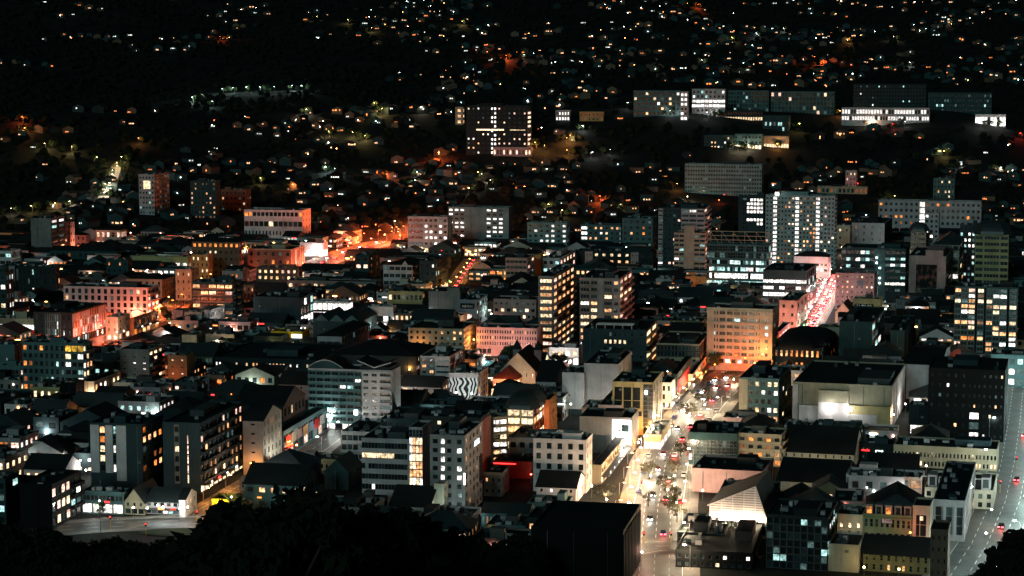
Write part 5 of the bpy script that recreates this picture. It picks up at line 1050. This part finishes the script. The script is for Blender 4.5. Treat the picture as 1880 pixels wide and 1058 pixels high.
# ------------------------------------------------------------------ trees
def tree_meshes(seed, leaf, hgt=10, spread=3.6, n=42, per=34, ls=.42):
    r = random.Random(seed); t = MB()
    t.tube((0, 0, 0), (0, 0, hgt * .45), .28, .17, 'bark', 7); cl = []
    for i in range(7):
        a = r.uniform(0, 6.28); e = (math.cos(a) * spread * r.uniform(.4, .8), math.sin(a) * spread * r.uniform(.4, .8), hgt * r.uniform(.55, .88))
        t.tube((0, 0, hgt * r.uniform(.3, .44)), e, .13, .04, 'bark', 5); cl.append(e)
    t.tube((0, 0, hgt * .45), (0, 0, hgt * .88), .17, .05, 'bark', 5)
    c = MB()
    for i in range(n):
        a = r.uniform(0, 6.28); rad = spread * math.sqrt(r.random()) * .95; z = hgt * (.36 + .58 * r.random()); f = 1 - abs(z / hgt - .6) * 1.35
        cx, cy, cz = (math.cos(a) * rad * f, math.sin(a) * rad * f, z) if i > 6 else cl[i]
        cr_ = r.uniform(.55, 1.25)
        for k in range(per):
            d = Vector((r.gauss(0, 1), r.gauss(0, 1), r.gauss(0, .8))).normalized() * cr_ * r.uniform(.5, 1.05)
            p = Vector((cx, cy, cz)) + d; u = Vector((r.gauss(0, 1), r.gauss(0, 1), r.gauss(0, 1))).normalized(); w = u.orthogonal().normalized(); s = ls * r.uniform(.6, 1.2)
            c.poly([p - u * s, p + w * s * .55, p + u * s, p - w * s * .55], leaf)
    return t.mesh('trunk'), c.mesh('crown')
TREES = {'leafst': [tree_meshes(30 + i, 'leafst', 10, 4.4, 30, 24, .36) for i in range(4)], 'leaf': [tree_meshes(i, 'leaf') for i in range(3)], 'leafdark': [tree_meshes(10 + i, 'leafdark', 10, 3.4 + .4 * i, 46, 36, .48) for i in range(5)]}
tr = random.Random(3)
def tree(p, h, kind, label=None, group='trees', name='tree', wide=1.0):
    tk, cn = tr.choice(TREES[kind]); s = h / 10; r = obj(name, None, None, p, tr.uniform(0, 6.28), (s * wide, s * wide, s))
    obj('trunk', tk, r); obj('crown', cn, r); q = proj(p)
    tag(r, label or 'leafy %s tree %s' % ('green' if kind == 'leaf' else 'bronze-green' if kind == 'leafst' else 'dark', near(*q)), 'tree', group, px=q[0])
for n_, (x, y, h, w) in enumerate([(1112, 925, 7, 1.6), (1192, 880, 6, 1.6), (1190, 930, 5, 1.4), (1236, 880, 7, 1.3), (1238, 930, 7, 1.3), (1243, 960, 6, 1.3), (1275, 985, 5, 2.2), (1262, 765, 6, 1.8), (1290, 748, 6, 1.8), (1312, 682, 9, 1.1), (935, 672, 10, 1.1), (1022, 690, 11, 1.3), (1345, 702, 5, 2.2), (1330, 985, 5, 1.3), (185, 950, 5, 1.0), (310, 600, 9, .8), (302, 590, 8, .8), (430, 955, 9, 1.2), (1250, 840, 6, 1.2), (1222, 905, 6, 1.3), (1228, 945, 6, 1.3)]):
    tree(G(x, y) + Vector((0, 0, .1)), h, 'leafst' if n_ in (0, 1, 2, 3, 4, 5, 7, 8, 12, 18, 19, 20) else 'leaf', group='street trees', wide=w)
for x, y in [(1112, 926), (1192, 882), (1236, 882), (1240, 932), (1264, 767), (1292, 750), (1345, 703), (1224, 908), (310, 598)]: glow(x + 2, y + 2, 1.8, 'cream', 8000)
SKY = [(-10, 965), (40, 968), (90, 975), (140, 985), (180, 992), (215, 985), (250, 1000), (285, 990), (320, 1002), (350, 985), (378, 975), (402, 968), (420, 968), (438, 918), (450, 898), (470, 893), (492, 886), (515, 880), (540, 884), (565, 878), (590, 888), (615, 893), (635, 905), (655, 922), (675, 930), (700, 938), (728, 938), (755, 945), (775, 958), (800, 970), (822, 966), (845, 985), (872, 990), (900, 998), (930, 995), (960, 990), (985, 1005)]
def fg_tree(px, py, lo=10, hi=23):
    d = ray(px, py)
    for Y in range(545, 230, -6):
        t = Y / d.y; z = HC + d.z * t; x = d.x * t; h = z - T(x, Y)
        if lo <= h <= hi and (h <= 15 or Y < 330 or tr.random() < .15 or h < hi - 3): break
    else:
        return
    p = Vector((x, Y, T(x, Y) - .2)); q = proj(p)
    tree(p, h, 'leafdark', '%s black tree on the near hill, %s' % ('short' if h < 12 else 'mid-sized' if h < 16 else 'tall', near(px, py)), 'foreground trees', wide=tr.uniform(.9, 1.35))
for x, y in SKY: fg_tree(x, y + tr.uniform(-9, 5))
for row in (28, 58, 92, 128):
    for x in range(-20, 1000, 34):
        yy = lin(x, SKY) + row + tr.uniform(-8, 8)
        if yy < 1075: fg_tree(x + tr.uniform(-12, 12), yy)
for x, y in [(1888, 968), (1868, 985), (1846, 1003), (1828, 1022), (1810, 1038), (1875, 1015), (1850, 1035), (1790, 1050), (1885, 1040)]: fg_tree(x, y, 7, 20)

# ------------------------------------------------------------------ hillside houses
def hm(kind, wall):
    m = MB(); W, D, H = 5.0, 5.5, 5.2 if kind != 'gx' else 3.4
    m.box(-W, W, 0, 2 * D, -6, H, wall)
    if kind == 'gy': m.poly([(-W, 0, H), (W, 0, H), (0, 0, H + 2.6)], wall)
    w = m.mesh('wall'); m = MB(); o = .5
    if kind == 'gy':
        for s in (-1, 1): m.poly([(0, -o, H + 2.8), (s * (W + o), -o, H - .1), (s * (W + o), 2 * D + o, H - .1), (0, 2 * D + o, H + 2.8)], 'roof')
    else:
        e = [(-W - o, -o, H), (W + o, -o, H), (W + o, 2 * D + o, H), (-W - o, 2 * D + o, H)]; a, c = (-1, D, H + 2.2), (1, D, H + 2.2)
        for f in ((e[0], e[1], c, a), (e[1], e[2], c), (e[2], e[3], a, c), (e[3], e[0], a)): m.poly(f, 'roof')
    return w, m.mesh('roof')
HM = {(k, w): hm(k, w) for k in ('gy', 'gx', 'hip') for w in ('slate', 'black', 'dark', 'brown', 'tealdk')}
hr = random.Random(21)
BOXES = [(b.px[0] - 8, b.px[1] + 10, b.px[3] - 6, b.px[4] + 12) for b in BLD if b.px[4] < 470]
def dens_map(x, y):
    if any(a < x < c and d < y < e for a, c, d, e in BOXES): return 0
    if y < 130: base = .30 if x < 480 else (.18 if x < 720 else .8)
    elif y < 205: base = .01 if x < 640 else (.12 if x < 800 else .75)
    elif y < 300:
        base = .12 if x < 330 else (.45 if x < 860 else .35)
        if 1000 < x < 1290 and 226 < y < 300: base = .06
        if x > 1290 and y < 300: base = .18
    else:
        base = .75 if x < 1240 else .8
        if 450 < x < 620 and y > 350: base = .5
    if 100 < x < 700 and 105 < y < 165: base *= .25
    return base
HH = []; tries = 0; hgrid = {}
def try_house(x, y):
    p = hit(x, y)
    if p is None or p.y < 1690 or p.y > 4600: return None
    c = (int(p.x // 13), int(p.y // 13))
    if any((q - p).length_squared < 150 for a in (-1, 0, 1) for d in (-1, 0, 1) for q in hgrid.get((c[0] + a, c[1] + d), [])): return None
    hgrid.setdefault(c, []).append(p); HH.append((p, (x, y))); return p
while len(HH) < 1050 and tries < 9000:                     # houses strung along the contour streets
    tries += 1; x, y = hr.uniform(-10, 1890), hr.uniform(-4, 432)
    if hr.random() > dens_map(x, y) * max(0, min(1, .55 + 1.7 * noise.noise((x / 95, y / 42, 1.3)))): continue
    sl = hr.uniform(-.28, .28); n = hr.choice([1, 1, 2, 3, 5, 7])
    for k in range(n):
        xx = x + k * hr.uniform(14, 24); yy = y + sl * (xx - x) + hr.uniform(-2, 2)
        if dens_map(xx, yy) > .05 and -10 < xx < 1890: try_house(xx, yy)
COL = {'house': 'amber', 'houseo': 'orange', 'housec': 'white'}
HH.sort(key=lambda h: h[0].y)
rest = MB(); nb = 0
for i, (p, (x, y)) in enumerate(HH):
    kind = hr.choice(['gy', 'gy', 'gx', 'hip']); wall = hr.choice(['slate', 'black', 'dark', 'brown', 'tealdk']); col = hr.choice(['house'] * 5 + ['houseo'] * 3 + ['housec'] * 3)
    ang = hr.uniform(-.7, .7); s = hr.uniform(.75, 1.35); wins = []; n = hr.choice([0, 0, 1, 1, 2, 2, 3, 4])
    wx0, wz0, gw = hr.uniform(-4.4, -1.5 if n > 2 else 1.5), hr.choice([.7, 2.9] if kind != 'gx' else [.9]), hr.uniform(.7, 1.5)
    for k in range(n): wins.append((min(3.4, wx0 + k * (gw + hr.choice([.25, .25, .9]))), wz0, gw * hr.uniform(.7, 1), hr.uniform(.8, 1.4)))
    porch = hr.random() < .16
    if i < 285:
        r = obj('hillside_house', None, None, p, ang, (s, s, s)); w, rf = HM[(kind, wall)]; obj('wall', w, r); obj('roof', rf, r)
        for wx, wz, ww, wh in wins: obj('window', pane(col, (1, 1)), r, (wx, -.06, wz), 0, (ww, 1, wh))
        if porch: obj('porch_light', cube(hr.choice(['bulb_white', 'bulb_amber', 'bulb_orange', 'bulb_cool'])), r, (hr.uniform(-4, 4), -.5, 2.2), 0, (.45, .3, .35))
        tone = {'slate': 'slate-grey', 'black': 'black', 'dark': 'charcoal', 'brown': 'brown', 'tealdk': 'dark green'}[wall]
        hl = ('%s %s house, %s, %s' % (tone, {'gy': 'gabled', 'gx': 'low', 'hip': 'hip-roofed'}[kind], ('%s %s windows lit' % (['no', 'one', 'two', 'three', 'four'][n], COL[col])) if n else 'unlit', near(x, y)))
        if len(hl.split()) > 16: hl = hl.replace(' windows lit', ' windows').replace('in front of', 'before')
        tag(r, hl, 'house', 'houses on the hillside', px=x)
    else:
        ca, sa = math.cos(ang), math.sin(ang)
        X = lambda a, c, z: (p.x + s * (a * ca - c * sa), p.y + s * (a * sa + c * ca), p.z + s * z)
        H = 4.6
        for q in ([(-5, 0), (5, 0)], [(5, 0), (5, 10)], [(-5, 0), (-5, 10)]): rest.poly([X(*q[0], -5), X(*q[1], -5), X(*q[1], H), X(*q[0], H)], wall)
        for sg in (-1, 1): rest.poly([X(0, -.5, H + 2.4), X(sg * 5.5, -.5, H - .1), X(sg * 5.5, 10.5, H - .1), X(0, 10.5, H + 2.4)], 'roof')
        rest.poly([X(-5, 0, H), X(5, 0, H), X(0, 0, H + 2.3)], wall)
        if porch: a_ = hr.uniform(-4, 4); rest.poly([X(a_, -.3, 2.2), X(a_ + .6, -.3, 2.2), X(a_ + .6, -.3, 2.8), X(a_, -.3, 2.8)], hr.choice(['bulb_white', 'bulb_amber', 'bulb_orange', 'bulb_cool']))
        for wx, wz, ww, wh in wins: rest.poly([X(wx, -.06, wz), X(wx + ww, -.06, wz), X(wx + ww, -.06, wz + wh), X(wx, -.06, wz + wh)], col)
o = obj('far_houses', rest.mesh('far_houses')); o['kind'] = 'stuff'; tag(o, 'mass of small distant houses and lit windows high on the hills', 'houses', kind='stuff')

# hillside lamps and the trees they light
HLP = []
def hill_lamp(x, y, col, P, trees=1):
    p = hit(x, y)
    if p is None: return
    HLP.append((p.x, p.y)); P = P * 2.4 if col == 'orange' else P
    lamp(p, col, P, hr.uniform(0, 6), 6.5)
    for k in range(trees):
        q = p + Vector((hr.uniform(-9, 9), hr.uniform(2, 9), 0)); q.z = T(q.x, q.y) - .2
        tree(q, hr.uniform(6, 10), 'leaf', group='hillside trees', wide=1.2)
for a in [(930, 112, 'orange', 30000), (1510, 122, 'orange', 40000), (710, 332, 'orange', 34000), (690, 335, 'orange', 22000), (960, 356, 'orange', 30000), (1102, 374, 'orange', 34000), (812, 288, 'orange', 26000), (808, 296, 'orange', 20000), (1050, 262, 'amber', 22000), (1040, 266, 'amber', 14000), (404, 76, 'orange', 9000),
          (1264, 14, 'orange', 16000), (1280, 16, 'orange', 12000), (42, 228, 'orange', 9000), (48, 248, 'amber', 12000), (84, 276, 'yellow', 14000), (132, 282, 'yellow', 12000), (180, 302, 'yellow', 9000), (222, 302, 'yellow', 14000), (212, 318, 'cream', 18000), (205, 334, 'cream', 20000), (198, 350, 'cream', 20000), (192, 366, 'cream', 14000), (256, 266, 'amber', 9000),
          (355, 190, 'cool', 16000), (370, 184, 'white', 14000), (392, 198, 'cool', 16000), (410, 174, 'cool', 10000), (430, 172, 'cool', 9000), (452, 171, 'cool', 11000), (478, 170, 'cool', 10000), (505, 170, 'cool', 10000), (535, 168, 'cool', 12000), (555, 168, 'cool', 9000),
          (1072, 244, 'white', 22000), (1085, 292, 'white', 16000), (1044, 290, 'amber', 14000), (1120, 288, 'white', 9000), (560, 214, 'cream', 10000), (690, 200, 'yellow', 16000), (700, 212, 'yellow', 16000), (712, 208, 'cream', 12000), (776, 208, 'cream', 10000), (672, 262, 'yellow', 12000), (650, 255, 'yellow', 10000), (605, 255, 'yellow', 9000), (768, 330, 'white', 16000), (764, 345, 'cool', 12000), (600, 320, 'cool', 18000), (615, 322, 'cool', 12000),
          (580, 38, 'yellow', 10000), (640, 44, 'yellow', 7000), (680, 60, 'yellow', 8000), (850, 48, 'yellow', 10000), (1232, 200, 'white', 14000), (1230, 216, 'white', 14000), (1254, 214, 'white', 12000), (1150, 200, 'white', 16000), (1300, 218, 'white', 12000), (1316, 218, 'white', 10000), (1375, 280, 'cream', 16000), (1355, 280, 'cream', 12000), (1430, 278, 'amber', 14000), (1465, 240, 'yellow', 10000), (1545, 216, 'amber', 9000), (1560, 222, 'white', 9000), (1600, 235, 'cream', 9000), (1640, 240, 'red', 6000), (1660, 236, 'white', 9000), (1800, 236, 'white', 18000), (1830, 236, 'white', 14000), (1640, 76, 'cream', 8000), (1668, 124, 'white', 10000), (1560, 80, 'amber', 10000), (1345, 78, 'yellow', 8000), (1740, 44, 'cream', 8000), (1640, 375, 'yellow', 16000), (1575, 350, 'red', 6000), (1760, 205, 'white', 8000), (1762, 316, 'white', 8000), (1840, 322, 'cream', 9000), (1730, 292, 'yellow', 9000), (1876, 258, 'red', 9000), (1240, 352, 'amber', 12000),
          (970, 275, 'orange', 12000), (985, 276, 'amber', 12000), (1000, 282, 'amber', 10000), (560, 410, 'cream', 10000), (620, 392, 'pink', 4000), (100, 388, 'yellow', 10000), (60, 392, 'yellow', 9000), (130, 384, 'cream', 10000), (20, 398, 'cream', 9000), (1290, 120, 'white', 6000), (1440, 60, 'white', 8000), (1390, 70, 'white', 8000), (960, 110, 'cool', 5000), (1700, 300, 'yellow', 8000), (480, 340, 'yellow', 8000), (540, 352, 'amber', 8000), (880, 330, 'yellow', 8000), (900, 345, 'cream', 8000), (1005, 390, 'yellow', 9000), (1030, 400, 'yellow', 9000), (1140, 390, 'cream', 9000), (860, 360, 'cream', 7000)]: hill_lamp(*a[:3], a[3] * (1.5 if a[1] < 300 else .9) * (.3 if a[2] in ('white', 'cool') and 195 < a[1] < 305 else 1), hr.choice([1, 1, 2, 3]))

def hill_road(pxs, w, mat):
    pts = [hit(*p) for p in pxs]; m = MB(); strip(m, dens([p + Vector((0, 0, .8)) for p in pts if p], 10), -w / 2, w / 2, 0, mat); o = obj('road', m.mesh('road')); o['kind'] = 'structure'
hill_road([(186, 374), (194, 356), (203, 338), (210, 322), (214, 308), (222, 300)], 10, 'paving')
hill_road([(345, 190), (372, 184), (398, 180), (430, 174), (470, 171), (510, 171), (560, 169)], 8, 'lawn')
for a in [(208, 326, 'cream', 16000), (196, 352, 'cream', 16000), (189, 368, 'white', 14000), (214, 312, 'yellow', 14000)]: hill_lamp(*a, 1)
# dark bush: a wood that reads as one mass
br = random.Random(8); bush = MB()
ICO = [(0, 0, 1), (.89, 0, .45), (.28, .85, .45), (-.72, .53, .45), (-.72, -.53, .45), (.28, -.85, .45), (.72, .53, -.45), (-.28, .85, -.45), (-.89, 0, -.45), (-.28, -.85, -.45), (.72, -.53, -.45), (0, 0, -1)]
ICF = [(0, 1, 2), (0, 2, 3), (0, 3, 4), (0, 4, 5), (0, 5, 1), (1, 6, 2), (2, 7, 3), (3, 8, 4), (4, 9, 5), (5, 10, 1), (6, 7, 2), (7, 8, 3), (8, 9, 4), (9, 10, 5), (10, 6, 1), (11, 7, 6), (11, 8, 7), (11, 9, 8), (11, 10, 9), (11, 6, 10)]
bi = bush.mi('leafdark')
hs = [(q.x, q.y) for q, _ in HH]; grid = {}
for q in hs: grid.setdefault((int(q[0] // 20), int(q[1] // 20)), []).append(q)
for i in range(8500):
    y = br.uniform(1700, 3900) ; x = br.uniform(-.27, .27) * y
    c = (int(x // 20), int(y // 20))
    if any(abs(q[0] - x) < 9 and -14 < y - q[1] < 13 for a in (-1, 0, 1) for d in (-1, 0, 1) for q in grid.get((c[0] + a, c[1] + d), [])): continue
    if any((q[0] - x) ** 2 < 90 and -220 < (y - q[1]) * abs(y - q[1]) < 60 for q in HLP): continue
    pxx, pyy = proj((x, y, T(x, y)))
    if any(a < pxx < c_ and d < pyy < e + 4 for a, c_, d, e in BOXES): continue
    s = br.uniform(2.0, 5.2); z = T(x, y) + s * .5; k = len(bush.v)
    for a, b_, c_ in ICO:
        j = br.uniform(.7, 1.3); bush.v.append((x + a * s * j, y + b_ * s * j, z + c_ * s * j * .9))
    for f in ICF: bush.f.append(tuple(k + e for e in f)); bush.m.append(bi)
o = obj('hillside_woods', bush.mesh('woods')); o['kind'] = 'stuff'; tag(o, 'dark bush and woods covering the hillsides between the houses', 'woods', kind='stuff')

# ------------------------------------------------------------------ low buildings that fill the blocks
def inside(p, poly):
    s = 0
    for a, c in zip(poly, poly[1:] + poly[:1]):
        s += 1 if (c.x - a.x) * (p.y - a.y) - (c.y - a.y) * (p.x - a.x) > 0 else -1
    return abs(s) == 4
fr = random.Random(13); U, V = Vector((math.cos(A0), -math.sin(A0), 0)), Vector((math.sin(A0), math.cos(A0), 0))
GAPS = [(555, 735, 545, 612), (130, 440, 940, 1000), (1150, 1290, 690, 1058), (540, 660, 770, 850), (340, 400, 900, 960), (690, 800, 400, 470), (540, 700, 440, 500), (200, 330, 540, 640), (1400, 1560, 470, 680), (1780, 1890, 690, 1058), (740, 770, 640, 720), (820, 870, 480, 560), (1290, 1430, 660, 720), (1000, 1070, 640, 690), (1440, 1670, 770, 815), (870, 990, 640, 690)]
ROADP = [p for pts, w in ROADS for p in [(q, w) for q in dens(pts, 5)]]
cnt = 0; LOTS = []
t = 590.0
while t < 1720:
    dep = fr.uniform(12, 19); s = -.30 * t - 40
    while s < .30 * t + 60:
        w = fr.uniform(9, 22); h = fr.uniform(4.2, 9.5)
        # lot frame: origin under the camera, rows run across, columns run up the streets
        o = Vector((0, t, 0)) + U * s; c0 = o; cs = [c0, c0 + U * w, c0 + U * w + V * dep, c0 + V * dep]
        s += w + fr.choice([.6, .6, 1.2, 5])
        pts = cs + [c0 + U * w * a + V * dep * e for a in (.25, .5, .75) for e in (0, .5, 1)] + [c0 + V * dep * .5, c0 + U * w + V * dep * .5]
        if any(p.y < 575 or T(p.x, p.y) > .5 for p in cs): continue
        fx, fy = proj(c0 + U * w / 2)
        if fx < 470 and fy > 936: continue
        if not -40 < fx < 1920 or fy > 1075: continue
        if any(inside(p, f) for f in FOOT for p in pts) or any(inside(q, cs) for f in FOOT for q in f): continue
        cen = c0 + U * w / 2 + V * dep / 2
        if any((q - p).length_squared < wd * wd for q, wd in ROADP if abs(q.x - cen.x) < 50 and abs(q.y - cen.y) < 50 for p in pts): continue
        tx, ty = proj(c0 + U * w / 2 + Vector((0, 0, h)))
        if any(a < fx < c and d < ty and fy < e + 40 and ty < e for a, c, d, e in GAPS): h = min(h, 3.6)
        LOTS.append((c0, w, dep, h, fx, fy, t))
    t += dep + fr.choice([1, 2, 7])

# which lots can be seen: coarse depth sort of all fronts and roofs on a 4-pixel grid
GW, GH = 470, 265; buf = [None] * (GW * GH); items = []
for b in BLD:
    P = b.P; yb, ytop = b.px[4], b.px[3] - (b.D * 3800 * HC / (P.y * P.y) * .6 if P.z < 1 else 0)
    items.append((P.y, -1, min(b.px[0], b.px[1]), max(b.px[1], b.px[2]), ytop, yb))
for n_, (c0, w, dep, h, fx, fy, t_) in enumerate(LOTS):
    x0_, y0_ = proj(c0); x1_, y1_ = proj(c0 + U * w); x2_, y2_ = proj(c0 + U * w + V * dep); _, ya = proj(c0 + V * dep + Vector((0, 0, h)))
    items.append((c0.y - .1, n_, min(x0_, x1_), max(x1_, x2_), ya, max(y0_, y1_)))
items.sort(key=lambda e: e[0]); seen = {}
for _, n_, xa, xb_, ya, yb_ in items:
    for gy in range(max(0, int(ya / 4)), min(GH, int(yb_ / 4) + 1)):
        for gx in range(max(0, int(xa / 4)), min(GW, int(xb_ / 4) + 1)):
            k = gy * GW + gx
            if buf[k] is None:
                buf[k] = n_
                if n_ >= 0 and not (gx * 4 < 980 and gy * 4 > lin(gx * 4, SKY)): seen[n_] = seen.get(n_, 0) + 1
order = sorted(seen, key=lambda k: -seen[k]); keep = set(order[:285]); low = MB()
for n_ in order[285:700]:
    c0, w, dep, h, fx, fy, t_ = LOTS[n_]; q = lambda a, e, z: tuple(c0 + U * (w * a) + V * (dep * e) + Vector((0, 0, z))); wl_ = fr.choice(['dark', 'slate', 'taupe', 'tealdk', 'brown'])
    low.poly([q(0, 0, 0), q(1, 0, 0), q(1, 0, h), q(0, 0, h)], wl_); low.poly([q(1, 0, 0), q(1, 1, 0), q(1, 1, h), q(1, 0, h)], wl_); low.poly([q(0, 1, 0), q(0, 0, 0), q(0, 0, h), q(0, 1, h)], wl_); low.poly([q(0, 0, h), q(1, 0, h), q(1, .5, h + 2), q(0, .5, h + 2)], 'roof'); low.poly([q(0, 1, h), q(1, 1, h), q(1, .5, h + 2), q(0, .5, h + 2)], 'roof'); low.poly([q(1, 0, h), q(1, 1, h), q(1, .5, h + 2)], wl_)
    for k in range(3):
        if fr.random() < .45: a = fr.uniform(.1, .8); low.poly([q(a, -.005, h * .4), q(a + 1.6 / w, -.005, h * .4), q(a + 1.6 / w, -.005, h * .7), q(a, -.005, h * .7)], fr.choice(['warm', 'whitew', 'orangew']))
if low.f: o = obj('low_roofs', low.mesh('low_roofs')); o['kind'] = 'stuff'; tag(o, 'scraps of low dark roofs showing between the larger buildings', 'roofs', kind='stuff')
for n_ in sorted(keep):
    c0, w, dep, h, fx, fy, t = LOTS[n_]
    b = Bd(); b.W, b.D, b.H = w, dep, h; P = c0 + U * w; b.s = FPX / (P.y * CT + HC * ST); b.sf = .3; b.nw = 0; b.a = A0; b.P = P
    b.root = obj('low_building', None, None, c0 + U * w / 2, -A0); b.r = r = random.Random(cnt * 7 + 1)
    wall = r.choice(['dark', 'slate', 'tealdk', 'taupe', 'brown', 'teal', 'grey', 'olive', 'pale', 'white', 'cream', 'pink']); rows = 2 if h > 5.5 else 1
    lit = r.choice([.03, .08, .15, .25, .4, .6]); pal = r.choice('wwokcm')
    mb, jn = MB(), MB(); spec = '%d:%d:%.2f:%.2f:%.2f:%s' % (rows, max(2, int(w / r.uniform(2.6, 4))), r.uniform(.4, .8), r.uniform(.35, .55), lit, pal)
    facade(b, mb, jn, 'F', w, spec, wall, r); facade(b, mb, jn, 'S', dep, '%d:%d:.5:.45:%.2f:%s' % (rows, max(2, int(dep / 4)), lit, pal), wall, r)
    mb.poly([(-w / 2, 0, 0), (-w / 2, dep, 0), (-w / 2, dep, h), (-w / 2, 0, h)], wall); mb.poly([(-w / 2, dep, 0), (w / 2, dep, 0), (w / 2, dep, h), (-w / 2, dep, h)], wall)
    obj('wall', mb.mesh('wall'), b.root)
    if jn.f: k = obj('windows', jn.mesh('windows'), b.root); k['kind'] = 'stuff'
    for k in range(r.choice([0, 1, 2, 3, 4])):
        xx = r.uniform(-w / 2 + .5, w / 2 - 1.5); zz = r.uniform(1.8, h - .6); pbox('wall_light', b.root, xx, xx + r.choice([.4, .5, 1.4, 2.6]), -.3, -.05, zz, zz + r.choice([.3, .5]), r.choice(['tube_white', 'tube_white', 'bulb_cool', 'bulb_amber', 'sign_orange', 'sign_red', 'bulb_pink', 'sign_white']))
    if r.random() < .38 and not (fx < 1000 and fy > 870) and fy < 960:
        lc = r.choice(['white', 'white', 'cool', 'pink', 'amber', 'coral', 'cream']); qx, qy = r.uniform(-w / 2, w / 2), -1.2; wp = c0 + U * (w / 2 + qx) + V * qy
        if not any(inside(wp, f) for f in FOOT): glow(*proj(wp), r.uniform(2.6, 4.5), lc, r.choice([1500, 2500, 4000, 6000]))  # added lantern, brightens the dark gap before this lot
    if r.random() < .25:
        yy = r.uniform(2, dep - 3); pbox('skylight', b.root, -w * .2, -w * .2 + 2.2, yy, yy + 1.4, h + .14, h + .3, r.choice(['cool', 'whitew', 'warm', 'orangew']))
    rk = r.choice(['flat', 'flat', 'flat', 'gx', 'gy', 'hip']); roof_on(b, rk, r.choice(['roof', 'roof', 'rooftin', 'roofgrey', 'roof']), wall, r, None, t < 1300)
    cname = {'dark': 'black', 'slate': 'dark slate', 'tealdk': 'dark teal', 'taupe': 'taupe', 'brown': 'brown', 'teal': 'teal', 'grey': 'grey', 'olive': 'olive', 'pale': 'pale', 'white': 'white', 'cream': 'cream', 'pink': 'pink'}[wall]
    tag(b.root, 'low %s %s building %s' % (cname, {'flat': 'flat-roofed', 'gx': 'ridge-roofed', 'gy': 'gabled', 'hip': 'hip-roofed'}[rk], near(fx, fy)), 'building', 'low buildings between the streets', px=fx)
    cnt += 1
print('filler', cnt, 'houses', len(HH), 'objects', len(bpy.data.objects))

# ------------------------------------------------------------------ labels that would be shared are told apart by their order
ORD = ['first', 'second', 'third', 'fourth', 'fifth', 'sixth', 'seventh', 'eighth', 'ninth', 'tenth', 'eleventh', 'twelfth']
for l, os_ in list(LABELS.items()):
    if len(os_) < 2: continue
    os_.sort(key=lambda e: e[0]); n = len(os_)
    for i, (_, o) in enumerate(os_):
        e = 'leftmost' if i == 0 else 'rightmost' if i == n - 1 else (ORD[i] + ' from left' if i < 12 else None)
        if e and len(l.split()) + len(e.split()) <= 16: o['label'] = l + ', ' + e
